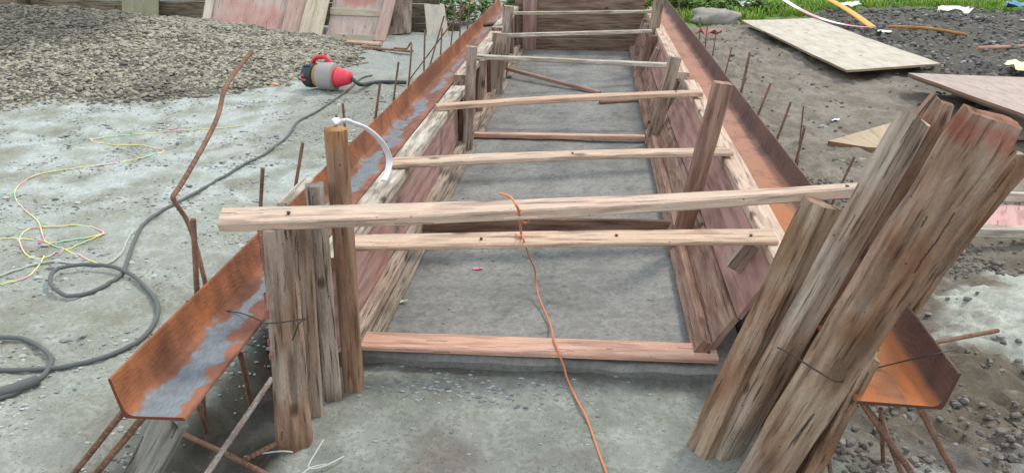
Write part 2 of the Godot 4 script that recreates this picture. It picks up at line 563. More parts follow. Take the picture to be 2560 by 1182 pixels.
func gcol(x: float, z: float) -> Color:
	var left := 1.0 - ss(-1.25, -1.0, x + n_mid.get_noise_2d(x * 2 + 40, z * 2) * 0.15)
	var right := ss(0.75, 0.95, x)
	var n1 := n_lo.get_noise_2d(x * 2.2 + 7, z * 2.2) * 1.6
	var n2 := n_mid.get_noise_2d(x * 2.4, z * 2.4 + 31) * 1.6
	var n3 := n_hi.get_noise_2d(x * 5.0 + 3, z * 5.0) * 1.4
	var c := mixc(Vector3(0.27, 0.285, 0.25), Vector3(0.36, 0.38, 0.345), 0.45 + n2 + n3 * 0.5)   # muddy cement in front
	c = mixc(c, Vector3(0.22, 0.21, 0.185), (n1 - 0.15) * 1.6)
	c = mixc(c, Vector3(0.16, 0.16, 0.145), ss(-2.17, -2.29, z + n2 * 0.05) * (1.0 - left))  # shadow band at the slab's foot, painted into the ground colour
	var l := mixc(Vector3(0.36, 0.385, 0.335), Vector3(0.28, 0.275, 0.225), 0.3 + n1 * 0.9 + n3 * 0.35)
	l = mixc(l, Vector3(0.50, 0.54, 0.52), (ss(-2.6, -4.4, z) * 0.75 + 0.2) * (0.6 + n2 * 1.2) + n3 * 0.35)
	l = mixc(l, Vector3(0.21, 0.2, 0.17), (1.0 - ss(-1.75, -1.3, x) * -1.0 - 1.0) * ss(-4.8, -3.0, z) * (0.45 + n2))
	l = mixc(l, Vector3(0.27, 0.26, 0.22), ss(-2.6, -2.0, x) * ss(-4.3, -5.3, z) * (0.6 + n2 * 0.6) * (1.0 - ss(-7.0, -7.6, z)))
	l = mixc(l, Vector3(0.36, 0.38, 0.36), ss(-7.0, -7.8, z))
	c = mixc(c, l, left)
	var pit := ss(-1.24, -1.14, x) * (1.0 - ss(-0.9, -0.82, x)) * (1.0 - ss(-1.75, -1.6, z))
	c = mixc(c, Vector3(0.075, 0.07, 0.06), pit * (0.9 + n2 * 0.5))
	var r := mixc(Vector3(0.225, 0.195, 0.16), Vector3(0.30, 0.265, 0.225), 0.45 + n2 + n3 * 0.6)
	r = mixc(r, Vector3(0.165, 0.138, 0.108), ss(-4.3, -3.0, z) * (0.9 + n1 * 0.6))
	r = mixc(r, Vector3(0.14, 0.13, 0.115), ss(2.7, 3.5, x) * ss(-4.5, -6.5, z) * 0.9)
	r = mixc(r, Vector3(0.34, 0.35, 0.345), ss(0.9, 0.5, absf(x - 0.75)) * ss(-2.1, -1.85, z) * (0.7 + n2))
	var q := Vector2((x - 1.95) / 0.62, (z + 2.75) / 0.55).length()
	r = mixc(r, Vector3(0.50, 0.51, 0.45), 1.0 - ss(0.7, 1.0, q + n2 * 0.35))
	c = mixc(c, r, right)
	var g := ss(-10.9, -11.8, z + n1 * 0.6 + ss(2.2, 4.6, x) * 1.9) * ss(-1.5, -0.6, x)
	c = mixc(c, Vector3(0.16, 0.27, 0.05), g)
	c = mixc(c, Vector3(0.10, 0.2, 0.03), ss(-18, -22, z))
	return Color(c.x, c.y, c.z)

func make_ground() -> void:
	var xs: Array = []
	var zs: Array = []
	var x := 0.0
	var half: Array = []
	while x < 260.0:
		half.append(x)
		x += 0.02 * maxf(1.0, x / 1.5) if x < 11.0 else x * 0.18
	for i in range(half.size() - 1, 0, -1): xs.append(-half[i])
	xs.append_array(half)
	var z := -1.3
	var behind: Array = []
	var f := -1.1
	while f < 200.0:
		behind.append(f)
		f += 0.2 + maxf(0.0, f) * 0.25
	behind.reverse()
	zs.append_array(behind)
	while z > -320.0:
		zs.append(z)
		z -= 0.02 * maxf(1.0, -z / 2.4) if z > -16.0 else -z * 0.15
	var nx := xs.size()
	var nz := zs.size()
	var vs := PackedVector3Array(); vs.resize(nx * nz)
	var ns := PackedVector3Array(); ns.resize(nx * nz)
	var cs := PackedColorArray(); cs.resize(nx * nz)
	var idx := PackedInt32Array(); idx.resize((nx - 1) * (nz - 1) * 6)
	var k := 0
	for j in nz:
		for i in nx:
			var px: float = xs[i]
			var pz: float = zs[j]
			vs[k] = Vector3(px, gy(px, pz), pz)
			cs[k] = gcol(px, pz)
			k += 1
	k = 0
	for j in nz:
		for i in nx:
			var l := vs[k - 1] if i > 0 else vs[k]
			var r := vs[k + 1] if i < nx - 1 else vs[k]
			var u := vs[k - nx] if j > 0 else vs[k]
			var d := vs[k + nx] if j < nz - 1 else vs[k]
			ns[k] = (u - d).cross(r - l).normalized()
			k += 1
	k = 0
	for j in nz - 1:
		for i in nx - 1:
			var a := j * nx + i
			for q in [a, a + nx, a + 1, a + 1, a + nx, a + nx + 1]:
				idx[k] = q
				k += 1
	var arr := []
	arr.resize(Mesh.ARRAY_MAX)
	arr[Mesh.ARRAY_VERTEX] = vs
	arr[Mesh.ARRAY_NORMAL] = ns
	arr[Mesh.ARRAY_COLOR] = cs
	arr[Mesh.ARRAY_INDEX] = idx
	var m := ArrayMesh.new()
	m.add_surface_from_arrays(Mesh.PRIMITIVE_TRIANGLES, arr)
	var o := MeshInstance3D.new()
	o.mesh = m
	o.material_override = M.dirt
	o.name = numbered("ground")
	add_child(o)
	tag(o, "muddy building-site ground of dirt and spilt cement", "ground", "", "structure")

func slab_y(x: float, z: float) -> float:
	return 0.05 + n_lo.get_noise_2d(x * 1.5, z * 1.5) * 0.008 + n_mid.get_noise_2d(x * 4, z * 4) * 0.004

func make_slab() -> void:
	var st := begin()
	var nx := 80
	var nz := 300
	var P: Array = []
	for j in nz + 1:
		var row: PackedVector3Array = []
		for i in nx + 1:
			var t := float(j) / nz
			var x := lerpf(-0.86, 0.58, float(i) / nx)
			var z := lerpf(-2.30, -9.0, t * (0.35 + 0.65 * t)) + (n_mid.get_noise_2d(x * 3, 4.0) * 0.02 if j < 6 else 0.0) * (1.0 - j / 6.0)
			var y := slab_y(x, z)
			if j == 0: y -= 0.022
			if j == 1: y -= 0.005
			row.append(Vector3(x, y, z))
		P.append(row)
	st.set_smooth_group(0)
	var col := func(p: Vector3) -> Color:
		var n2 := n_mid.get_noise_2d(p.x * 2.6 + 9, p.z * 2.6)
		var n1 := n_lo.get_noise_2d(p.x * 3, p.z * 2 + 50)
		var v := 0.25 + n2 * 0.06 + n1 * 0.07 + n_mid.get_noise_2d(p.x * 2.0 + p.z * 0.7, p.z * 14.0) * 0.035 + minf(0.0, n_mid.get_noise_2d(p.x * 9.0, p.z * 9.0 + 77) + 0.28) * 0.22 + n_hi.get_noise_2d(p.x * 12, p.z * 12) * 0.05
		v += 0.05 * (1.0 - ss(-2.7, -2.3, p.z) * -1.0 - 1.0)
		return Color(v * 1.0, v * 0.985, v * 0.94)
	for j in nz:
		for i in nx:
			quad(st, P[j][i], P[j + 1][i], P[j + 1][i + 1], P[j][i + 1], Vector2.ZERO, Vector2.ZERO, Vector2.ZERO, Vector2.ZERO, col.call(P[j][i]), col.call(P[j + 1][i]), col.call(P[j + 1][i + 1]), col.call(P[j][i + 1]))
	st.set_smooth_group(1)
	for i in nx:
		var a: Vector3 = P[0][i]
		var b: Vector3 = P[0][i + 1]
		var e := Color(0.2, 0.2, 0.185)  # front face darkened: shade below the slab's lip painted in
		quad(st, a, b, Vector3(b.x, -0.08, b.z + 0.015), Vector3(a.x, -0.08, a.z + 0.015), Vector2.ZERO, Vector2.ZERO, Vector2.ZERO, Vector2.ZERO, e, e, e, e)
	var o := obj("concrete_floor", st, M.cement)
	tag(o, "grey concrete base poured between the two rows of formwork", "floor", "", "structure")

# ---------------------------------------------------------------- builders
func board(called: String, label: String, a: Vector3, b: Vector3, w: float, d: float, mat: Material, opt := {}, group := "", nails := [], up := Vector3.UP, category := "batten") -> Node3D:
	var o := thing(called, a, label, category, group)
	var st := begin()
	timber(st, a, b, w, d, up, opt)
	obj("batten" if category == "batten" else "timber", st, mat, o)
	var dir := (b - a).normalized()
	var side := dir.cross(up).normalized()
	var upv := side.cross(dir).normalized()
	for t in nails:
		var ns := begin()
		var at: Vector3 = a.lerp(b, t[0]) + side * (w * t[1]) + upv * (d / 2) + (opt.get("bend", Vector3.ZERO) as Vector3) * (4.0 * t[0] * (1.0 - t[0]))
		lathe(ns, at - upv * 0.004, (upv + dir * 0.2).normalized(), [[0, 0.004], [0.008, 0.004], [0.008, 0.006], [0.010, 0.0055], [0.010, 0.0]], 8)
		obj("nail", ns, M.nail, o)
	return o

func rebar(label: String, pts: PackedVector3Array, r := 0.007, group := "rebar stakes along the steel channels", mat: Material = null) -> void:
	var o := obj("rebar_stake", rebar_shape(pts, r), mat if mat else M.rebar)
	tag(o, label, "rebar", group)

func laid(pts: Array, lift: float) -> Array:
	var out: Array = []
	for p in pts: out.append(Vector3(p.x, maxf(gy(p.x, p.z), pile_height(p.x, p.z) if p.x < -2.0 else -1.0) + lift, p.z))
	return out

func lay_dense(pts: Array, lift: float, per := 8) -> PackedVector3Array:
	var out: PackedVector3Array = []
	for p in spline(pts, per):
		var y := 0.0
		for e in [Vector2(0, 0), Vector2(0.06, 0), Vector2(-0.06, 0), Vector2(0, 0.06), Vector2(0, -0.06), Vector2(0.12, 0), Vector2(-0.12, 0), Vector2(0, 0.12), Vector2(0, -0.12)]: y += gy(p.x + e.x, p.z + e.y) / 9.0
		out.append(Vector3(p.x, maxf(y, gy(p.x, p.z) - lift * 0.5) + lift, p.z))
	return out

func _ready() -> void:
	rng.seed = 20240
	# ---- camera
	var cam := Camera3D.new()
	cam.name = "camera"
	cam.fov = 33.985
	cam.position = Vector3(0, 1.5, 0)
	cam.rotation_order = EULER_ORDER_YXZ
	cam.rotation_degrees = Vector3(-23.127, 5.702, 0)
	cam.far = 600
	cam.near = 0.05
	cam.current = true
	add_child(cam)
	# ---- sky: bright overcast
	var sky := ProceduralSkyMaterial.new()
	sky.sky_top_color = Color(0.80, 0.84, 0.88)
	sky.sky_horizon_color = Color(0.90, 0.91, 0.92)
	sky.ground_bottom_color = Color(0.35, 0.34, 0.31)
	sky.ground_horizon_color = Color(0.62, 0.62, 0.6)
	sky.sky_energy_multiplier = 1.15
	var env := Environment.new()
	env.background_mode = Environment.BG_SKY
	env.sky = Sky.new()
	env.sky.sky_material = sky
	env.tonemap_mode = Environment.TONE_MAPPER_LINEAR
	env.tonemap_exposure = 1.45
	env.ambient_light_source = Environment.AMBIENT_SOURCE_SKY
	env.sdfgi_enabled = true
	env.ssao_enabled = true
	env.ssil_enabled = true
	var we := WorldEnvironment.new()
	we.name = "world_environment"
	we.environment = env
	add_child(we)
	var sun := DirectionalLight3D.new()
	sun.name = "sun"
	sun.light_energy = 0.5
	sun.light_color = Color(1.0, 0.97, 0.92)
	sun.light_angular_distance = 10.0
	sun.shadow_enabled = true
	add_child(sun)
	sun.look_at_from_position(Vector3(2.2, 4.0, -2.0), Vector3.ZERO)
	# ---- noises
	n_lo.seed = 3; n_lo.frequency = 0.55; n_lo.fractal_octaves = 3
	n_mid.seed = 11; n_mid.frequency = 1.1; n_mid.fractal_octaves = 4
	n_hi.seed = 23; n_hi.frequency = 1.6; n_hi.fractal_octaves = 3
	n_wood.seed = 37; n_wood.frequency = 0.8; n_wood.fractal_octaves = 3
	make_materials()
	make_ground()
	make_slab()
	make_formwork()
	make_channels()
	make_posts()
	make_battens()
	make_rebar()
	make_back()
	make_right_boards()
	make_pile()
	make_vibrator()
	make_lines()
	make_plants()
	make_litter()

func make_materials() -> void:
	M.old = wood(101, Color(0.50, 0.42, 0.36), Color(0.73, 0.65, 0.58), Color(0.52, 0.40, 0.32), 0.8, 0.5, 3, 4.0, 0.9, Color(0.72, 0.66, 0.60), 0.4, 0.55)
	M.grey = wood(111, Color(0.54, 0.48, 0.43), Color(0.75, 0.68, 0.62), Color(0.57, 0.49, 0.42), 0.6, 0.4, 2, 3.0, 0.9, Color(0.72, 0.68, 0.64), 0.4)
	M.red = wood(121, Color(0.51, 0.40, 0.35), Color(0.69, 0.56, 0.49), Color(0.48, 0.36, 0.30), 0.6, 0.35, 2, 2.5, 0.9, Color(0.68, 0.6, 0.54), 0.4)
	M.fresh = wood(131, Color(0.70, 0.60, 0.53), Color(0.87, 0.77, 0.69), Color(0.77, 0.65, 0.57), 0.7, 0.25, 2, 2.0, 0.85, Color(0.64, 0.60, 0.54), 0.45)
	M.pale = wood(141, Color(0.65, 0.61, 0.55), Color(0.85, 0.81, 0.75), Color(0.62, 0.57, 0.51), 0.7, 0.3, 2, 2.5, 0.9, Color(0.58, 0.56, 0.52), 0.5)
	M.salmon = wood(151, Color(0.75, 0.58, 0.50), Color(0.86, 0.71, 0.62), Color(0.79, 0.61, 0.52), 0.5, 0.15, 1, 1.5, 0.85, Color(0.70, 0.6, 0.53), 0.3)
	M.ply = wood(161, Color(0.62, 0.49, 0.455), Color(0.66, 0.54, 0.505), Color(0.66, 0.50, 0.47), 0.5, 0.0, 0, 1.0, 0.85, Color(0.70, 0.63, 0.59), 0.3, 0.5)
	M.brown = wood(171, Color(0.44, 0.36, 0.31), Color(0.58, 0.49, 0.42), Color(0.48, 0.38, 0.32), 0.6, 0.3, 2, 2.5, 0.9, Color(0.6, 0.55, 0.5), 0.4)
	M.sheet = wood(181, Color(0.70, 0.66, 0.60), Color(0.80, 0.77, 0.71), Color(0.69, 0.64, 0.58), 0.5, 0.0, 1, 1.0, 0.85, Color(0.74, 0.71, 0.66), 0.15, 0.5)
	M.painted = wood(191, Color(0.64, 0.57, 0.53), Color(0.72, 0.66, 0.62), Color(0.66, 0.57, 0.53), 0.5, 0.0, 0, 1.0, 0.85, Color(0.7, 0.66, 0.62), 0.15, 0.5)
	M.pink = wood(195, Color(0.74, 0.55, 0.54), Color(0.80, 0.63, 0.61), Color(0.74, 0.62, 0.59), 0.5, 0.0, 0, 0.8)
	M.web_left = rusty_web(201, 0.40, 0.82, -0.05)
	M.web_right = rusty_web(211, 0.6, 0.7, -1.1, Color(0.39, 0.29, 0.26), Color(0.64, 0.46, 0.38))  # flange browner and darker than the web
	M.rebar = mottled(221, 256, Color(0.52, 0.38, 0.31), Color(0.64, 0.48, 0.39), Color(0.49, 0.40, 0.35), 0.03, 0.05, 0.3, 2.0, 0.8)
	M.limed = mottled(225, 256, Color(0.60, 0.46, 0.38), Color(0.70, 0.66, 0.62), Color(0.74, 0.73, 0.71), 0.02, 0.04, 0.3, 2.0, 0.85)
	M.nail = plain(Color(0.25, 0.2, 0.18), 0.6)
	M.dirt = mottled(231, 1024, Color(0.87, 0.87, 0.86), Color(0.97, 0.97, 0.96), Color(0.85, 0.84, 0.825), 0.012, 0.05, 0.24, 2.4, 0.95, 9.0)
	M.dirt.uv1_triplanar = true
	M.dirt.uv1_world_triplanar = true
	M.dirt.uv1_scale = Vector3(0.62, 0.62, 0.62)
	M.cement = mottled(241, 1024, Color(0.91, 0.91, 0.90), Color(0.97, 0.97, 0.96), Color(0.87, 0.86, 0.85), 0.012, 0.05, 0.24, 2.4, 0.9, 4.0)
	M.cement.uv1_triplanar = true
	M.cement.uv1_world_triplanar = true
	M.cement.uv1_scale = Vector3(0.7, 0.7, 0.7)
	M.stone = plain(Color.WHITE, 0.95)
	M.rubber = plain(Color(0.36, 0.38, 0.37), 0.8)
	M.line = plain(Color.WHITE, 0.6)
	M.leaf = plain(Color.WHITE, 0.6)
	M.leaf.backlight_enabled = true
	M.leaf.backlight = Color(0.2, 0.3, 0.08)

# ---- the wooden sides of the beam mould
func make_formwork() -> void:
	# left row: upright plywood faces with a rail on top and a batten along the foot
	var runs := [[-2.2, -4.86, 0.40, 0.425], [-4.93, -6.86, 0.45, 0.47], [-6.92, -8.56, 0.47, 0.49]]
	var names := ["near left form panel with mortar-splashed top rail beside the blue-patched steel", "middle left form panel whose pale rail end shows beside the steel", "far left form panel with grey rail meeting the end panel"]
	for k in 3:
		var r: Array = runs[k]
		var z0: float = r[0]
		var z1: float = r[1]
		var h: float = r[2]
		var o := thing("form_panel", Vector3(-0.83, 0.05, z0), names[k], "form panel", "left formwork panels")
		var st := begin()
		timber(st, Vector3(-0.826, h / 2 + 0.025, z0), Vector3(-0.826, h / 2 + 0.025, z1), 0.016, h - 0.05, Vector3.UP, {"chamfer": 0.001, "rough": 0.0008, "tint": Color(1.3, 1.2, 1.15), "stains": [[0.22, 0.25, Color(1.2, 0.82, 0.82), 0.7], [0.6, 0.5, Color(1.35, 1.3, 1.25), 0.5]]})
		obj("plywood_face", st, M.ply, o)
		st = begin()
		timber(st, Vector3(-0.828, h + 0.024, z0 - 0.02), Vector3(-0.828, h + 0.024, z1), 0.095, 0.046, Vector3.UP, {"rough": 0.002, "tint": Color(1.14, 1.11, 1.08), "stains": [[0.12, 0.3, Color(0.7, 0.68, 0.66), 0.6], [0.4, 0.3, Color(0.66, 0.63, 0.6), 0.6], [0.75, 0.4, Color(0.75, 0.72, 0.7), 0.5]], "cap": Color(0.62, 0.5, 0.44), "cap0": Color(0.62, 0.5, 0.44)})
		obj("top_rail", st, M.pale, o)
		st = begin()
		timber(st, Vector3(-0.79, 0.085, z0 + 0.02), Vector3(-0.79, 0.085, z1 + 0.02), 0.055, 0.06, Vector3.UP, {"rough": 0.002, "tint": Color(1.25, 1.15, 1.1), "cap": Color(0.7, 0.6, 0.5)})
		obj("bottom_rail", st, M.grey, o)
		st = begin()
		timber(st, Vector3(-0.735, 0.062, z0 - 0.12), Vector3(-0.74, 0.062, z1 + 0.02), 0.05, 0.014, Vector3.UP, {"rough": 0.002, "tint": Color(0.75, 0.78, 0.78)})
		obj("foot_strip", st, M.grey, o)
		for t in [0.33, 0.66, 0.97]:
			var z := lerpf(z0, z1, t)
			st = begin()
			timber(st, Vector3(-0.80, 0.118, z), Vector3(-0.80, h - 0.002, z), 0.07, 0.034, Vector3.RIGHT, {"rough": 0.002})
			if t > 0.9 or k > 0: obj("stud", st, M.brown, o)
	# the grey capped end of the far left rail
	# right row: faces lean outwards
	var rruns := [[-2.36, -5.2, 0.40], [-5.32, -7.7, 0.43], [-7.76, -8.6, 0.45]]
	var rnames := ["near right form panel leaning outwards with pale top rail", "middle right form panel leaning outwards behind the round-topped stakes", "far right form panel meeting the end panel"]
	var xs := [[0.43, 0.625], [0.44, 0.585], [0.46, 0.57]]
	for k in 3:
		var r: Array = rruns[k]
		var z0: float = r[0]
		var z1: float = r[1]
		var h: float = r[2]
		var x0: float = xs[k][0]
		var x1: float = xs[k][1]
		var o := thing("form_panel", Vector3(x0, 0.05, z0), rnames[k], "form panel", "right formwork panels")
		var lean := Vector3(x1 - x0, h - 0.05, 0)
		var nrm := Vector3(-lean.y, lean.x, 0).normalized()
		var at := func(t: float, off: float, z: float) -> Vector3: return Vector3(x0, 0.05, z) + lean * t + nrm * off
		var st := begin()
		var ll := lean.length()
		timber(st, at.call(0.25, -0.004, z0), at.call(0.25, -0.004, z1), 0.022, ll * 0.47, lean.normalized(), {"chamfer": 0.002, "rough": 0.0018, "tint": Color(1.1, 1.1, 1.1)})
		obj("plank", st, M.red, o)
		st = begin()
		timber(st, at.call(0.745, -0.012, z0), at.call(0.745, -0.012, z1), 0.018, ll * 0.5, lean.normalized(), {"chamfer": 0.002, "rough": 0.001, "tint": Color(1.05, 0.92, 0.9)})
		obj("plank", st, M.ply, o)
		st = begin()
		timber(st, Vector3(x1 + 0.035, h + 0.022, z0 + 0.02), Vector3(x1 + 0.035, h + 0.022, z1), 0.072, 0.044, Vector3.UP, {"rough": 0.0015, "stains": [[0.4, 0.3, Color(0.85, 0.8, 0.76), 0.5]]})
		obj("top_rail", st, M.fresh, o)
		st = begin()
		timber(st, Vector3(x1 + 0.085, h + 0.012, z0 - 0.05), Vector3(x1 + 0.085, h + 0.012, z1), 0.022, 0.03, Vector3.UP, {"rough": 0.001})
		obj("rail_strip", st, M.fresh, o)
		st = begin()
		timber(st, at.call(0.1, 0.03, z0 + 0.02), at.call(0.1, 0.03, z1), 0.04, 0.07, lean.normalized(), {"rough": 0.002, "tint": Color(1.3, 1.22, 1.2)})
		obj("bottom_rail", st, M.red, o)
		for t in [0.08, 0.5]:
			var z := lerpf(z0, z1, t)
			st = begin()
			timber(st, at.call(0.68, 0.02, z), at.call(0.97, 0.02, z), 0.06, 0.03, Vector3.BACK, {"rough": 0.002})
			obj("cleat", st, M.grey, o)
	# the end of the mould: horizontal planks
	var e := thing("end_panel", Vector3(-0.17, 0.05, -8.62), "plank panel closing the far end of the mould", "form panel")
	var ys := [0.05, 0.17, 0.175, 0.34, 0.345, 0.46, 0.465, 0.62]
	for k in 4:
		var st := begin()
		var y: float = (ys[k * 2] + ys[k * 2 + 1]) / 2
		timber(st, Vector3(-0.83, y, -8.62 - 0.004 * (k % 2)), Vector3(0.56, y, -8.62), 0.025, ys[k * 2 + 1] - ys[k * 2], Vector3.UP, {"rough": 0.002, "tint": [Color(1.15, 1.08, 1.0), Color(1.35, 1.25, 1.12), Color(1.2, 1.18, 1.12), Color(1.25, 1.12, 1.05)][k]})
		obj("plank", st, M.brown, e)
	var st2 := begin()
	timber(st2, Vector3(-0.67, 0.055, -8.588), Vector3(-0.66, 0.66, -8.588), 0.15, 0.024, Vector3.BACK, {"rough": 0.001, "tint": Color(1.1, 1.02, 1.0)})
	obj("upright_board", st2, M.ply, e)
	st2 = begin()
	timber(st2, Vector3(-0.80, 0.645, -8.64), Vector3(0.55, 0.645, -8.64), 0.05, 0.04, Vector3.UP, {})
	obj("top_rail", st2, M.ply, e)

# ---- the two steel angles
func angle(called: String, label: String, z0: float, z1: float, inner0: Vector2, inner1: Vector2, outer0: Vector2, outer1: Vector2, flange: float, web_mat: Material, sgn: float) -> void:
	# inner/outer: (x, y) of the web's upper face at the near and far end; the flange stands on the outer edge
	var st := begin()
	var n := 90
	var th := 0.008
	var prof: Array = []   # rows of points round the section
	for i in n + 1:
		var t := float(i) / n
		var z := lerpf(z0, z1, t)
		var wob := n_mid.get_noise_1d(z * 0.8 + sgn) * 0.004
		var a := inner0.lerp(inner1, t)
		var b := outer0.lerp(outer1, t)
		var wv := n_lo.get_noise_1d(z * 0.7 + sgn * 9) * 0.006
		var row: Array = []
		var f := b + Vector2(wob, 0)
		# upper face from inner lip to root, fillet, up the flange, over and back under
		row.append([Vector3(a.x, a.y - 0.004, z), 1.0])
		row.append([Vector3(a.x - sgn * -0.002, a.y, z), 0.985])
		for k in range(1, 6): row.append([Vector3(lerpf(a.x, f.x - sgn * 0.022, k / 5.0), lerpf(a.y, f.y, k / 5.0), z), 1.0 - k / 5.0 * 0.62])
		row.append([Vector3(f.x - sgn * 0.010, f.y + 0.004, z), 0.34])
		row.append([Vector3(f.x - sgn * 0.002, f.y + 0.014, z), 0.30])
		var lean := sgn * 0.018
		row.append([Vector3(f.x + lean * 0.5, f.y + flange * 0.55, z), 0.17])
		row.append([Vector3(f.x + lean + wv, f.y + flange - 0.003, z), 0.02])
		row.append([Vector3(f.x + lean + wv + sgn * 0.002, f.y + flange, z), 0.01])
		row.append([Vector3(f.x + lean + wv + sgn * (th - 0.002), f.y + flange, z), 0.0])
		row.append([Vector3(f.x + lean + wv + sgn * th, f.y + flange - 0.004, z), 0.02])
		row.append([Vector3(f.x + sgn * th, f.y + 0.004, z), 0.3])
		row.append([Vector3(f.x + sgn * (th - 0.006), f.y - th, z), 0.32])
		row.append([Vector3(a.x, a.y - th - 0.002, z), 0.98])
		prof.append(row)
	var m: int = prof[0].size()
	for i in n:
		for j in m:
			var k := (j + 1) % m
			st.set_smooth_group([40, 41, 1, 1, 1, 1, 1, 1, 1, 1, 42, 43, 44, 2, 2, 45, 46][j])
			var edge := Color(1.9, 1.75, 1.7) if j in [0, 1, 10, 11, 12] else Color.WHITE  # lit rims: edges brightened in the vertex colour
			var v0 := 8.0 * i / n / 8.0
			var v1 := 8.0 * (i + 1) / n / 8.0
			var ua: float = prof[i][j][1]
			var ub: float = prof[i][k][1]
			if j == m - 1: ub = 0.98
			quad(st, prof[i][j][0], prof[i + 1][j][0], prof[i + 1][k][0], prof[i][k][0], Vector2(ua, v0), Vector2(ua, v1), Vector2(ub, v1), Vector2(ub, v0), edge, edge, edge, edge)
	# cut ends
	st.set_smooth_group(50)
	for e in 2:
		var row: Array = prof[0 if e == 0 else n]
		for q in [[0, 1, 2, 16], [2, 6, 15, 16], [6, 7, 14, 15], [7, 8, 14, 14], [8, 9, 13, 14], [9, 10, 13, 13], [10, 11, 12, 13]]:
			var c := Color(0.75, 0.6, 0.55)
			quad(st, row[q[0]][0], row[q[1]][0], row[q[2]][0], row[q[3]][0], Vector2(0.1, 0.1), Vector2(0.12, 0.1), Vector2(0.12, 0.12), Vector2(0.1, 0.12), c, c, c, c)
	var o := obj(called, st, web_mat)
	tag(o, label, "steel angle", "steel angles along the formwork")

func make_channels() -> void:
	angle("steel_angle", "long rusty steel angle with blue-grey bare patches beside the left panels", -1.465, -9.7, Vector2(-0.945, 0.36), Vector2(-0.955, 0.37), Vector2(-1.098, 0.355), Vector2(-1.10, 0.37), 0.105, M.web_left, -1.0)
	angle("steel_angle", "long rusty steel angle with darker brown upright flange beside the right panels", -1.70, -9.9, Vector2(0.70, 0.36), Vector2(0.69, 0.37), Vector2(0.905, 0.355), Vector2(0.875, 0.365), 0.10, M.web_right, 1.0)

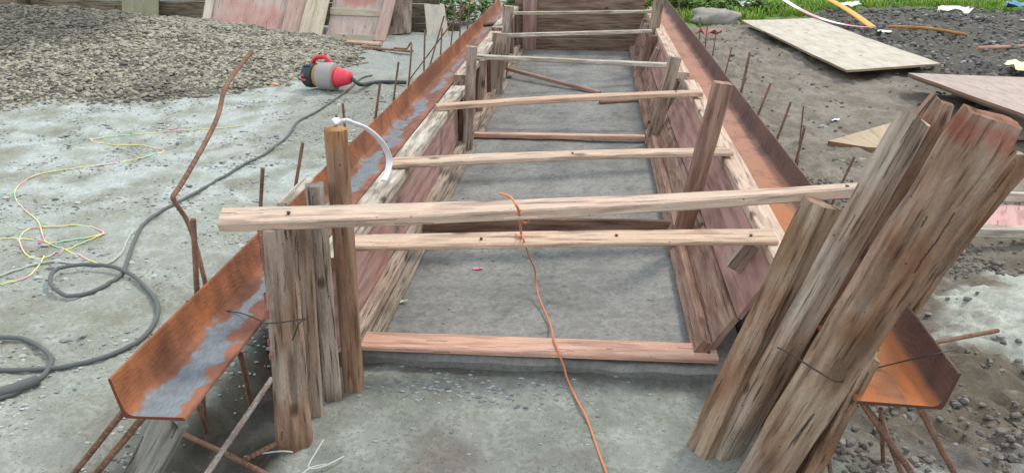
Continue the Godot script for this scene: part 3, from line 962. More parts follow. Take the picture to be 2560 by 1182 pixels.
# ---- posts and stakes
func make_posts() -> void:
	var old := {"rough": 0.006, "chamfer": 0.012}
	var mk := func(label: String, a: Vector3, b: Vector3, w: float, d: float, up: Vector3, mat: Material, opt: Dictionary, group: String) -> Node3D:
		var o := thing("wooden_post", a, label, "wooden post", group)
		var st := begin()
		timber(st, a, b, w, d, up, opt)
		obj("timber", st, mat, o)
		return o
	var gl := "timber posts at the near left corner"
	var f1 := Vector3(0.8, 0.0, 1.0)
	var p: Node3D = mk.call("thick weathered post tied with black wire at the near left corner", Vector3(-0.847, -0.030, -1.831), Vector3(-0.813, 0.716, -1.831), 0.104, 0.07, f1, M.old, {"rough": 0.006, "chamfer": 0.02, "taper": 0.76, "tint": Color(1.12, 1.08, 1.05), "cap": Color(1.3, 1.25, 1.2), "stains": [[0.18, 0.12, Color(0.72, 0.5, 0.42), 0.55], [0.92, 0.05, Color(1.15, 1.1, 1.05), 0.5], [0.02, 0.1, Color(0.7, 0.62, 0.55), 0.6], [0.5, 0.15, Color(1.12, 1.06, 1.0), 0.5]]}, gl)
	var pst := begin()
	for k in 7:
		var t: float = [0.0, 0.09, 0.2, 0.42, 0.55, 0.78, 0.9][k]
		var a: Vector3 = Vector3(-0.849, 0.717, -1.800)
		var b: Vector3 = Vector3(-0.870, 0.317, -1.800)
		var c := a.lerp(b, t) + Vector3(0.012 + rng.randf() * 0.006, 0, 0.03)
		timber(pst, c, c + (b - a) * rng.randf_range(0.03, 0.12), rng.randf_range(0.005, 0.011), 0.003, Vector3(0, 0.0, 1), {"rough": 0.004, "twist": 0.4})
	obj("red_paint_smear", pst, plain(Color(0.58, 0.36, 0.32), 0.85), p)
	mk.call("slab of old timber with pale sawn edge behind the wire-tied post", Vector3(-0.839, -0.020, -1.978), Vector3(-0.821, 0.656, -2.008), 0.062, 0.045, Vector3(0.35, 0, 1), M.grey, {"rough": 0.004, "chamfer": 0.006, "tint": Color(0.88, 0.8, 0.75), "cap": Color(1.2, 1.1, 1.0)}, gl)
	mk.call("narrow square grey stake between the thick post and the orange-topped one", Vector3(-0.804, -0.030, -2.074), Vector3(-0.788, 0.750, -2.074), 0.052, 0.045, Vector3(0.5, 0, 1), M.grey, {"rough": 0.003, "chamfer": 0.004, "cap": Color(1.15, 1.12, 1.08), "stains": [[0.0, 0.09, Color(0.5, 0.42, 0.36), 0.7]]}, gl)
	mk.call("reddish rounded stake with orange-stained top standing by the left panel", Vector3(-0.750, -0.030, -2.134), Vector3(-0.731, 0.903, -2.134), 0.068, 0.062, Vector3(0.2, 0, 1), M.red, {"rough": 0.003, "round": 0.55, "tint": Color(1.3, 0.98, 0.86), "cap": Color(1.75, 0.88, 0.5), "end_tint": Color(1.5, 0.86, 0.56), "end_len": 0.05}, gl)
	var gr := "timber posts leaning out at the near right corner"
	var fr := Vector3(0.62, 0.25, 1.0)
	mk.call("short leaning square post under the end of the nearest batten", Vector3(0.384, -0.020, -1.930), Vector3(0.651, 0.753, -2.060), 0.088, 0.08, Vector3(0.85, 0.3, 1.0), M.old, {"rough": 0.003, "chamfer": 0.006, "tint": Color(1.06, 1.01, 0.92), "cap": Color(1.4, 1.3, 1.15), "cap0": Color(0.6, 0.52, 0.45), "ragged": 0.012, "stains": [[0.35, 0.12, Color(0.72, 0.52, 0.4), 0.55], [0.6, 0.1, Color(0.8, 0.6, 0.48), 0.5], [0.15, 0.1, Color(0.85, 0.78, 0.62), 0.5]]}, gr)
	mk.call("tall leaning two-toned post, second of the near right bundle", Vector3(0.444, -0.020, -1.918), Vector3(0.794, 1.021, -1.938), 0.078, 0.062, Vector3(0.75, 0.25, 1.0), M.grey, {"rough": 0.003, "chamfer": 0.006, "tint": Color(1.06, 1.02, 0.98), "ragged": 0.016, "worn": 0.05, "cap": Color(1.1, 0.95, 0.85), "stains": [[0.3, 0.2, Color(0.72, 0.6, 0.5), 0.6], [0.75, 0.12, Color(0.78, 0.66, 0.58), 0.6], [0.55, 0.1, Color(1.08, 1.02, 0.96), 0.5]]}, gr)
	mk.call("leaning board with a worn pink top wedged in the near right bundle", Vector3(0.537, -0.020, -2.058), Vector3(0.934, 1.017, -2.138), 0.10, 0.03, Vector3(0.3, 0.2, 1.0), M.old, {"rough": 0.003, "ragged": 0.015, "worn": 0.25, "tint": Color(0.55, 0.46, 0.42), "end_tint": Color(1.2, 0.86, 0.82), "end_len": 0.07}, gr)  # dark body tint paints the shade in the gap between posts
	var big: Node3D = mk.call("broadest leaning timber, worn round and red-painted at its crushed top", Vector3(0.520, -0.020, -1.809), Vector3(0.839, 1.100, -1.669), 0.115, 0.085, Vector3(0.12, 0.35, 1.0), M.old, {"rough": 0.005, "chamfer": 0.012, "ragged": 0.006, "worn": 0.14, "taper": 1.08, "tint": Color(1.1, 1.06, 1.02), "cap": Color(0.95, 0.72, 0.66), "stains": [[0.97, 0.03, Color(0.95, 0.42, 0.40), 0.75], [0.66, 0.16, Color(0.74, 0.56, 0.46), 0.6], [0.42, 0.12, Color(0.66, 0.55, 0.46), 0.65], [0.86, 0.1, Color(1.05, 1.0, 0.95), 0.5], [0.25, 0.15, Color(1.0, 0.92, 0.82), 0.5], [0.52, 0.06, Color(0.6, 0.48, 0.38), 0.6]]}, gr)
	mk.call("split slab of leaning timber broken off short above the right steel", Vector3(0.918, 0.280, -2.152), Vector3(1.106, 0.927, -2.012), 0.042, 0.08, Vector3(0.1, 0.3, 1.0), M.old, {"rough": 0.008, "chamfer": 0.008, "ragged": 0.02, "worn": 0.2, "ragged0": 0.09, "tint": Color(0.95, 0.86, 0.78), "cap": Color(1.3, 1.1, 0.9), "cap0": Color(0.8, 0.6, 0.45)}, gr)
	mk.call("lower splintered slab of leaning timber below the broken-off one", Vector3(0.643, -0.020, -1.821), Vector3(0.725, 0.481, -1.751), 0.045, 0.08, Vector3(0.1, 0.3, 1.0), M.old, {"rough": 0.008, "chamfer": 0.008, "ragged": 0.05, "tint": Color(0.95, 0.85, 0.76), "cap": Color(1.2, 0.95, 0.75)}, gr)
	# stakes along the inside
	var gs := "stakes standing inside the mould"
	mk.call("pale square stake rising above the left rail, its top beside a white batten", Vector3(-0.762, 0.050, -4.720), Vector3(-0.715, 0.717, -4.720), 0.062, 0.045, Vector3(0.2, 0, 1), M.grey, {"rough": 0.002, "tint": Color(1.12, 1.08, 1.03), "cap": Color(1.6, 1.58, 1.5), "end_tint": Color(1.5, 1.5, 1.45), "end_len": 0.05}, gs)
	mk.call("thin stake just behind the pale square stake on the left", Vector3(-0.801, 0.050, -5.550), Vector3(-0.762, 0.485, -5.550), 0.05, 0.04, Vector3(0.2, 0, 1), M.grey, {"rough": 0.002, "tint": Color(1.1, 1.02, 0.98)}, gs)
	mk.call("broad grey stake below the mortar-covered left rail, third along the left", Vector3(-0.778, 0.050, -6.345), Vector3(-0.731, 0.559, -6.345), 0.12, 0.05, Vector3(0.1, 0, 1), M.grey, {"rough": 0.003, "tint": Color(0.96, 0.92, 0.88)}, gs)
	mk.call("brown narrow stake in the dark gap of the left panels", Vector3(-0.817, 0.050, -4.786), Vector3(-0.810, 0.306, -4.786), 0.05, 0.04, Vector3(0.2, 0, 1), M.brown, {"rough": 0.002}, gs)
	mk.call("grey stub of rail post at the far left, dusted white with mortar", Vector3(-0.806, 0.050, -7.138), Vector3(-0.742, 0.680, -7.138), 0.09, 0.07, Vector3(0.1, 0, 1), M.grey, {"rough": 0.003, "cap": Color(1.2, 1.25, 1.25)}, gs)
	mk.call("brown stake leaning outwards across the right steel, its sawn top pale", Vector3(0.424, 0.050, -3.228), Vector3(0.543, 0.840, -3.208), 0.078, 0.05, Vector3(0.25, 0, 1), M.red, {"rough": 0.003, "chamfer": 0.008, "cap": Color(1.7, 1.6, 1.45), "end_tint": Color(1.4, 1.36, 1.25), "end_len": 0.03, "stains": [[0.75, 0.3, Color(1.12, 1.12, 1.05), 0.8], [0.15, 0.25, Color(0.78, 0.66, 0.58), 0.8]]}, gs)
	mk.call("grey leaning stake with white top ending at the third batten from the far end", Vector3(0.422, 0.050, -5.002), Vector3(0.538, 0.627, -5.002), 0.075, 0.05, Vector3(0.2, 0, 1), M.grey, {"rough": 0.003, "cap": Color(1.6, 1.55, 1.45), "end_tint": Color(1.45, 1.42, 1.34), "end_len": 0.04, "tint": Color(0.92, 0.86, 0.8)}, gs)
	mk.call("dark leaning stake just behind the grey white-topped one on the right", Vector3(0.478, 0.050, -5.323), Vector3(0.591, 0.395, -5.423), 0.07, 0.045, Vector3(0.2, 0, 1), M.brown, {"rough": 0.003}, gs)
	mk.call("weathered stake in the right row, below the second batten from the far end", Vector3(0.472, 0.050, -6.998), Vector3(0.538, 0.461, -6.998), 0.08, 0.06, Vector3(0.2, 0, 1), M.brown, {"rough": 0.003, "tint": Color(1.15, 1.12, 1.08)}, gs)
	mk.call("short broken stake leaning against the right row near the end panel", Vector3(0.467, 0.050, -7.860), Vector3(0.428, 0.226, -7.860), 0.07, 0.03, Vector3(0.2, 0, 1), M.grey, {"rough": 0.003, "ragged": 0.04}, gs)
	mk.call("tall grey stake standing above the far right rail", Vector3(0.540, 0.050, -7.366), Vector3(0.605, 0.771, -7.366), 0.09, 0.05, Vector3(0.2, 0, 1), M.grey, {"rough": 0.003, "tint": Color(0.95, 0.92, 0.88)}, gs)
	# short pieces that carry the steel
	mk.call("pale grey plank standing under the near end of the left steel", Vector3(-1.250, -0.030, -1.643), Vector3(-1.104, 0.214, -1.663), 0.105, 0.03, Vector3(-0.5, 0.1, 1), M.pale, {"rough": 0.002, "tint": Color(0.62, 0.66, 0.70)}, "props under the steel")

# ---- loose battens and spreaders
func make_battens() -> void:
	var gb := "battens laid across the formwork"
	board("cross_batten", "nearest and longest cross batten, resting on both corner posts", Vector3(-0.959, 0.735, -1.821), Vector3(0.789, 0.765, -2.146), 0.075, 0.03, M.fresh, {"rough": 0.0015, "twist": 0.5, "bend": Vector3(0, -0.012, 0), "cap0": Color(1.02, 1.0, 0.96), "tint": Color(1.03, 1.02, 1.0)}, gb, [[0.1, 0.1], [0.965, 0.1]], Vector3(0.0, 1.0, 0.05))
	board("cross_batten", "pinkish flat batten lying on the right rail just behind the nearest batten", Vector3(-0.772, 0.450, -2.335), Vector3(0.654, 0.456, -2.518), 0.088, 0.018, M.fresh, {"rough": 0.0015, "bend": Vector3(0, 0.006, 0.005), "tint": Color(1.04, 0.96, 0.90)}, gb, [[0.94, 0.1], [0.3, 0.1], [0.62, 0.0]], Vector3(0, 1, 0.12))
	board("cross_batten", "grey-edged batten over the rails with the white strap's end beside it", Vector3(-0.847, 0.462, -3.180), Vector3(0.658, 0.462, -3.499), 0.09, 0.022, M.fresh, {"rough": 0.0018, "twist": 0.12, "bend": Vector3(0, 0.007, -0.006), "tint": Color(0.98, 0.97, 0.94)}, gb, [[0.52, 0.1], [0.95, -0.1]])
	board("cross_batten", "knotty reddish-edged batten sloping up to the right, fourth from the viewer", Vector3(-0.849, 0.462, -4.212), Vector3(0.668, 0.470, -4.682), 0.075, 0.028, M.fresh, {"rough": 0.0024, "bend": Vector3(0, 0.01, 0), "tint": Color(0.94, 0.86, 0.79)}, gb, [[0.9, 0.0]])
	board("cross_batten", "whitest batten, running down to the right from the pale stake's top", Vector3(-0.838, 0.520, -5.486), Vector3(0.551, 0.475, -5.534), 0.05, 0.03, M.pale, {"rough": 0.0012, "tint": Color(1.3, 1.28, 1.22)}, gb)
	board("cross_batten", "thin pale batten in front of the end panel's lower planks", Vector3(-0.687, 0.520, -6.483), Vector3(0.525, 0.490, -7.035), 0.045, 0.03, M.pale, {"rough": 0.0012}, gb)
	board("cross_batten", "farthest pale batten, crossing the top of the end panel", Vector3(-0.797, 0.530, -7.822), Vector3(0.590, 0.530, -8.087), 0.045, 0.03, M.pale, {"rough": 0.0012, "tint": Color(0.96, 0.92, 0.86)}, gb)
	var gs := "spreaders between the foot of the panels"
	board("spreader", "salmon-coloured flat spreader across the front edge of the concrete floor", Vector3(-0.774, 0.075, -2.324), Vector3(0.475, 0.080, -2.354), 0.098, 0.02, M.salmon, {"rough": 0.001}, gs, [[0.975, 0.12]], Vector3(0, 1, 0.06), "spreader")
	board("spreader", "dark brown spreader board set on edge below the nearest batten", Vector3(-0.817, 0.085, -3.361), Vector3(0.462, 0.085, -3.468), 0.022, 0.085, M.brown, {"rough": 0.002, "bend": Vector3(0, 0.008, 0), "tint": Color(0.95, 0.85, 0.82)}, gs, [], Vector3.UP, "spreader")
	board("spreader", "thin pink spreader on the floor beyond the grey-edged batten", Vector3(-0.787, 0.075, -5.045), Vector3(0.384, 0.080, -5.065), 0.05, 0.03, M.salmon, {"rough": 0.001, "tint": Color(0.96, 0.95, 0.95)}, gs, [], Vector3(0, 1, 0), "spreader")
	board("spreader", "slanting stick running from the left panel down towards the knotty batten", Vector3(-0.756, 0.120, -7.124), Vector3(0.094, 0.062, -6.469), 0.032, 0.03, M.ply, {"rough": 0.001, "tint": Color(1.05, 1.0, 0.98)}, gs, [], Vector3(0, 1, 0), "spreader")
	board("spreader", "dark scrap of board under the knotty batten's right end", Vector3(0.093, 0.062, -6.123), Vector3(0.433, 0.062, -6.240), 0.05, 0.02, M.brown, {"rough": 0.001}, gs, [], Vector3(0, 1, 0), "spreader")

# ---- reinforcing bars
func make_rebar() -> void:
	var g := "rebar stakes along the left steel"
	rebar("tall crooked rebar bent twice, standing between gravel heap and left steel", spline([Vector3(-1.160, 0.432, -2.051) + Vector3(0, -0.25, 0), Vector3(-1.160, 0.451, -2.039), Vector3(-1.200, 0.601, -2.078), Vector3(-1.220, 0.686, -2.057), Vector3(-1.220, 0.707, -2.057), Vector3(-1.220, 0.728, -2.118), Vector3(-1.220, 0.807, -2.303), Vector3(-1.220, 0.866, -2.409), Vector3(-1.220, 0.931, -2.475), Vector3(-1.220, 0.977, -2.585), Vector3(-1.220, 1.015, -2.727)], 5), 0.0075, g)
	rebar("rust-capped upright rebar in front of the crooked bar", straight(Vector3(-1.197, -0.060, -1.948), Vector3(-1.110, 0.679, -1.948), 14), 0.0085, g)
	rebar("upright rebar behind the left end of the nearest batten", straight(Vector3(-1.261, -0.060, -2.484), Vector3(-1.126, 0.657, -2.484), 14), 0.007, g)
	rebar("leaning rebar left of the orange-topped stake", straight(Vector3(-1.313, -0.060, -2.868), Vector3(-1.121, 0.638, -2.868), 14), 0.007, g)
	rebar("rebar rising right behind the orange-topped stake, holding the white strap", straight(Vector3(-1.152, -0.060, -3.491), Vector3(-1.149, 0.648, -3.491), 14), 0.006, g)
	rebar("short stub of rebar left of the strap-holding bar", straight(Vector3(-1.187, -0.060, -3.440), Vector3(-1.168, 0.603, -3.440), 10), 0.006, g)
	rebar("rebar against the left steel midway, below the vibrator's cable", straight(Vector3(-1.268, -0.060, -4.087), Vector3(-1.127, 0.617, -4.087), 12), 0.007, g)
	rebar("thin rebar beside the vibrator cable's right end", straight(Vector3(-1.272, -0.060, -4.555), Vector3(-1.135, 0.646, -4.555), 12), 0.006, g)
	rebar("curved rebar hooked over at its top, right of the vibrator cable", spline([Vector3(-1.243, -0.060, -4.910), Vector3(-1.136, 0.649, -4.910), Vector3(-1.200, 0.641, -5.040), Vector3(-1.300, 0.631, -5.120)], 5), 0.006, g)
	rebar("rebar in front of the small leaning board", straight(Vector3(-1.210, -0.060, -5.442), Vector3(-1.155, 0.704, -5.442), 10), 0.006, g)
	rebar("leaning rebar right of the small leaning board", straight(Vector3(-1.355, -0.060, -5.795), Vector3(-1.082, 0.755, -5.795), 10), 0.006, g)
	rebar("first rebar in the thicket before the weeds at the left steel's far end", straight(Vector3(-1.222, -0.060, -6.086), Vector3(-1.155, 0.627, -6.086), 10), 0.006, g)
	rebar("second rebar in the thicket before the weeds at the left steel's far end", straight(Vector3(-1.254, -0.060, -6.608), Vector3(-1.136, 0.733, -6.608), 10), 0.006, g)
	rebar("slanting third rebar in the thicket before the weeds", straight(Vector3(-1.731, -0.060, -7.143), Vector3(-1.129, 0.689, -7.143), 10), 0.006, g)
	rebar("rebar standing among the weeds at the left steel's far end", straight(Vector3(-1.202, -0.060, -7.027), Vector3(-1.157, 0.719, -7.027), 10), 0.006, g)
	rebar("last rebar, closest to the left steel's far end", straight(Vector3(-1.228, -0.060, -7.502), Vector3(-1.146, 0.740, -7.502), 10), 0.006, g)
	g = "rebar stakes along the right steel"
	rebar("rebar nearest the leaning posts on the right, mostly hidden", straight(Vector3(1.088, -0.060, -3.539), Vector3(1.225, 0.444, -3.539), 10), 0.006, g)
	rebar("darker of the two close rebars beside the right steel's near half", straight(Vector3(0.983, -0.060, -3.729), Vector3(1.037, 0.527, -3.729), 14), 0.0065, g)
	rebar("pale thin rebar beside its darker neighbour on the right", straight(Vector3(1.077, -0.060, -3.844), Vector3(1.048, 0.603, -3.844), 14), 0.004, g)
	rebar("rebar second along the right steel from the viewer", straight(Vector3(0.917, -0.060, -4.088), Vector3(1.047, 0.565, -4.088), 14), 0.0065, g)
	rebar("rebar third along the right steel, with dark ribs", straight(Vector3(0.864, -0.060, -4.509), Vector3(1.030, 0.574, -4.509), 14), 0.0065, g)
	rebar("stout bent-looking rebar just beyond the brown leaning stake", straight(Vector3(0.916, -0.060, -4.978), Vector3(0.987, 0.668, -4.978), 14), 0.008, g)
	rebar("thin rebar beside the stout one, leaning the same way", straight(Vector3(0.835, -0.060, -5.114), Vector3(1.013, 0.480, -5.114), 14), 0.004, g)
	rebar("thin dark rebar left of the stout one beyond the right steel", straight(Vector3(0.909, -0.060, -5.666), Vector3(0.993, 0.585, -5.666), 12), 0.005, g)
	rebar("slim rebar midway along the right steel's far half", straight(Vector3(0.942, -0.060, -6.344), Vector3(0.982, 0.597, -6.344), 12), 0.005, g)
	rebar("first of the slim rebars by the rock at the right steel's far end", straight(Vector3(0.973, -0.060, -6.777), Vector3(0.969, 0.609, -6.777), 12), 0.005, g)
	rebar("second of the slim rebars by the rock at the right steel's far end", straight(Vector3(0.996, -0.060, -7.168), Vector3(0.959, 0.591, -7.168), 12), 0.005, g)
	rebar("tallest rebar before the grass at the right steel's far end", straight(Vector3(1.015, -0.060, -8.883), Vector3(0.929, 0.643, -8.883), 12), 0.007, g)
	rebar("rebar before the grass, right of the tallest one", straight(Vector3(0.990, -0.060, -8.488), Vector3(0.975, 0.522, -8.488), 12), 0.005, g)
	# legs of the steel
	g = "rebar legs under the near ends of the steel"
	rebar("outer slanting rebar leg under the left steel's near end", straight(Vector3(-1.426, -0.000, -1.575), Vector3(-1.122, 0.345, -1.504), 12), 0.0085, g)
	rebar("inner slanting rebar leg under the left steel's near end", straight(Vector3(-1.365, -0.000, -1.581), Vector3(-1.061, 0.345, -1.507), 12), 0.009, g)
	rebar("short upright rebar in the dark hollow under the left steel", straight(Vector3(-1.084, -0.040, -2.062), Vector3(-1.000, 0.277, -1.885), 10), 0.008, g)
	rebar("dim leaning rebar deep in the hollow under the left steel", straight(Vector3(-1.155, -0.020, -1.889), Vector3(-1.000, 0.279, -1.621), 8), 0.006, g)
	rebar("half whitewashed rebar slanting out past the wire-tied post", straight(Vector3(-1.036, 0.020, -1.583), Vector3(-0.896, 0.220, -1.854), 14), 0.0085, g, M.limed)
	rebar("rebar lying on the ground between the plank prop and the wire-tied post", straight(Vector3(-1.218, 0.020, -1.834), Vector3(-0.824, 0.030, -1.641), 14, Vector3(0.01, 0, 0)), 0.008, g)
	rebar("short rebar lying against the foot of the wire-tied post", straight(Vector3(-0.956, 0.020, -1.722), Vector3(-0.876, 0.030, -1.805), 8), 0.008, g)
	rebar("dark rebar leg slanting left below the right steel's inner edge", straight(Vector3(0.653, -0.000, -1.782), Vector3(0.722, 0.340, -1.801), 12), 0.0085, g)
	rebar("left of the two crossing orange rebar legs below the right steel", straight(Vector3(0.930, 0.000, -1.794), Vector3(0.838, 0.200, -1.851), 12), 0.008, g)
	rebar("right of the two crossing orange rebar legs below the right steel", straight(Vector3(0.978, 0.000, -1.799), Vector3(0.716, 0.345, -1.769), 12), 0.009, g)
	rebar("outer orange rebar leg under the right steel's near corner", straight(Vector3(1.085, 0.000, -1.810), Vector3(0.857, 0.345, -1.708), 12), 0.0085, g)
	rebar("thin upright rebar under the right steel's near end", straight(Vector3(0.901, 0.000, -1.917), Vector3(0.788, 0.300, -1.758), 8), 0.006, g)
	rebar("thin pale rebar at the foot of the broadest leaning timber", straight(Vector3(0.725, -0.000, -1.790), Vector3(0.667, 0.200, -1.781), 8), 0.006, g)
	rebar("bar sticking out sideways past the right steel over the dark soil", straight(Vector3(0.930, 0.436, -1.874), Vector3(1.140, 0.434, -1.965), 10), 0.006, g)
	# tie wires
	var wire := func(label: String, pts: Array, r: float) -> void:
		var st := begin()
		tube(st, spline(pts, 6), r, 6)
		tag(obj("tie_wire", st, M.nail), label, "wire", "tie wires round the posts")
	wire.call("black wire twisted round the thick near left post", [Vector3(-0.876, 0.439, -1.800), Vector3(-0.835, 0.475, -1.735), Vector3(-0.792, 0.483, -1.730), Vector3(-0.745, 0.493, -1.730), Vector3(-0.721, 0.495, -1.735), Vector3(-0.736, 0.490, -1.722), Vector3(-0.751, 0.459, -1.725), Vector3(-0.764, 0.432, -1.728)], 0.0022)
	wire.call("thin wire strung from the leaning right posts over the right steel", [Vector3(0.499, 0.478, -1.740), Vector3(0.505, 0.494, -1.700), Vector3(0.531, 0.483, -1.690), Vector3(0.581, 0.455, -1.680), Vector3(0.642, 0.424, -1.680), Vector3(0.740, 0.350, -1.839), Vector3(0.840, 0.384, -1.849), Vector3(0.910, 0.453, -1.792), Vector3(1.000, 0.421, -1.876)], 0.0022)
	wire.call("grey wire crossing the left steel's near part", [Vector3(-1.119, 0.465, -1.854), Vector3(-1.135, 0.365, -1.990), Vector3(-1.027, 0.365, -1.975), Vector3(-0.902, 0.400, -1.866)], 0.0018)

# ---- along the back
func make_back() -> void:
	var w := thing("plank_wall", Vector3(-6.0, 0, -10.4), "dark greyish plank wall standing behind the gravel heap", "wall")
	for k in 4:
		var y := 0.02 + k * 0.30
		for s in 4:
			var st := begin()
			var x0 := -13.6 + s * 2.9
			timber(st, Vector3(x0, y + 0.145, -10.42 + 0.01 * (k % 2)), Vector3(x0 + 2.88, y + 0.145, -10.42), 0.04, 0.29, Vector3.UP, {"rough": 0.002, "tint": Color(0.52, 0.55, 0.47).lerp(Color(0.75, 0.76, 0.64), rng.randf())})
			obj("plank", st, M.grey, w)
	for x in [-10.7, -7.8, -4.9, -2.05]:
		var st := begin()
		timber(st, Vector3(x, 0, -10.34), Vector3(x, 1.25, -10.34), 0.12, 0.1, Vector3.BACK, {"rough": 0.004, "tint": Color(0.35, 0.35, 0.3)})
		obj("post", st, M.grey, w)
	# a paler slab against the wall
	var sl := thing("old_board", Vector3(-6.2, 0, -10.2), "pale grey board leaning on the plank wall above the gravel heap", "board")
	var st0 := begin()
	sheet(st0, Vector3(-6.224, 0.128, -10.050), Vector3(-5.735, 0.057, -10.050), Vector3(-5.777, 0.493, -10.280), Vector3(-6.313, 0.488, -10.280), 0.03, 4, 6)
	var slm: StandardMaterial3D = M.sheet.duplicate()
	slm.albedo_color = Color(0.78, 0.80, 0.72)
	obj("board_face", st0, slm, sl)
	# leaning form panels
	var lean_panel := func(label: String, quadpts: Array, mat: Material, parts: Array, stain: Color, at: Vector2) -> void:
		var o := thing("old_form_panel", quadpts[0], label, "form panel", "old form panels leaning on the wall")
		var st := begin()
		sheet(st, quadpts[0], quadpts[1], quadpts[2], quadpts[3], 0.02, 20, 20, 0.01, Color(0.6, 0.5, 0.4), stain, at, 0.45)
		obj("plywood_face", st, mat, o)
		for q in parts:
			st = begin()
			timber(st, q[0], q[1], q[2], 0.035, Vector3(0, 0.35, 1), {"rough": 0.0015, "tint": q[4]})
			obj(q[5], st, q[3], o)
	lean_panel.call("big pink-stained plywood panel leaning beside the gravel heap", [Vector3(-4.804, 0.003, -9.300), Vector3(-3.567, -0.013, -9.250), Vector3(-3.577, 0.592, -9.950), Vector3(-4.866, 0.581, -9.950)], M.painted, [
		[Vector3(-4.737, 0.041, -9.280), Vector3(-4.831, 0.586, -9.900), 0.10, M.sheet, Color(1.0, 0.97, 0.92), "edge_batten"],
		[Vector3(-3.630, -0.025, -9.200), Vector3(-3.637, 0.599, -9.870), 0.26, M.painted, Color(0.95, 0.82, 0.78), "edge_board"],
		[Vector3(-3.460, -0.005, -9.150), Vector3(-3.438, 0.605, -9.820), 0.12, M.sheet, Color(0.92, 0.86, 0.80), "edge_batten"]], Color(1.0, 0.68, 0.66), Vector2(0.4, 0.28))
	lean_panel.call("framed panel with crossbars leaning next to the big pink-stained one", [Vector3(-3.228, 0.027, -9.400), Vector3(-2.564, 0.013, -9.400), Vector3(-2.486, 0.599, -9.980), Vector3(-3.234, 0.593, -9.980)], M.painted, [
		[Vector3(-3.322, 0.018, -9.200), Vector3(-3.320, 0.603, -9.850), 0.17, M.sheet, Color(0.92, 0.88, 0.80), "upright"],
		[Vector3(-2.525, 0.008, -9.250), Vector3(-2.466, 0.607, -9.900), 0.14, M.painted, Color(0.92, 0.82, 0.78), "upright"],
		[Vector3(-3.204, 0.038, -9.330), Vector3(-2.560, 0.024, -9.330), 0.09, M.sheet, Color(0.92, 0.86, 0.80), "crossbar"],
		[Vector3(-3.228, 0.300, -9.650), Vector3(-2.525, 0.280, -9.650), 0.09, M.sheet, Color(0.95, 0.90, 0.83), "crossbar"]], Color(0.85, 0.5, 0.48), Vector2(0.5, 0.95))
	var one := func(called: String, label: String, a: Vector3, b: Vector3, c: Vector3, d: Vector3, mat: Material) -> void:
		var st := begin()
		sheet(st, a, b, c, d, 0.03, 4, 8, 0.01)
		tag(obj(called, st, mat), label, "board", "old boards leaning on the wall")
	one.call("leaning_board", "upright brown board right of the framed panel", Vector3(-2.553, 0.004, -9.750), Vector3(-2.249, 0.038, -9.750), Vector3(-2.283, 0.591, -10.100), Vector3(-2.567, 0.588, -10.100), M.grey)
	one.call("leaning_board", "small tapered pale board standing alone before the weeds", Vector3(-2.032, -0.011, -9.700), Vector3(-1.759, 0.003, -9.700), Vector3(-1.852, 0.358, -9.950), Vector3(-2.107, 0.365, -9.950), M.sheet)
	# scraps at the foot
	board("scrap_plank", "thin plank lying at the foot of the framed panel", Vector3(-2.856, 0.030, -9.049), Vector3(-2.427, 0.030, -8.919), 0.12, 0.025, M.fresh, {"tint": Color(0.95, 0.82, 0.75)}, "scraps on the ground", [], Vector3.UP, "plank")
	board("scrap_plank", "reddish strip lying in front of the big pink-stained panel", Vector3(-3.817, 0.020, -8.511), Vector3(-3.255, 0.030, -8.696), 0.07, 0.02, M.salmon, {"tint": Color(0.85, 0.62, 0.6)}, "scraps on the ground", [], Vector3.UP, "plank")
	board("scrap_plank", "brown bar lying past the framed panel towards the hooked rebar", Vector3(-2.591, 0.020, -8.741), Vector3(-1.953, 0.030, -8.481), 0.06, 0.02, M.red, {"tint": Color(0.85, 0.75, 0.72)}, "scraps on the ground", [], Vector3.UP, "plank")
	board("scrap_plank", "short dark board propped on the left steel's far half", Vector3(-1.131, 0.385, -8.036), Vector3(-0.999, 0.385, -8.167), 0.10, 0.02, M.brown, {"tint": Color(0.6, 0.62, 0.68)}, "scraps on the ground", [], Vector3.UP, "plank")
	# dark hollow things: low block between boards
	var bl := begin()
	timber(bl, Vector3(-2.4, 0.06, -10.05), Vector3(-1.7, 0.06, -10.2), 0.1, 0.1, Vector3.UP, {"rough": 0.006, "tint": Color(0.35, 0.38, 0.36)})
	tag(obj("dark_beam", bl, M.grey), "dark old beam lying behind the small tapered board", "beam")

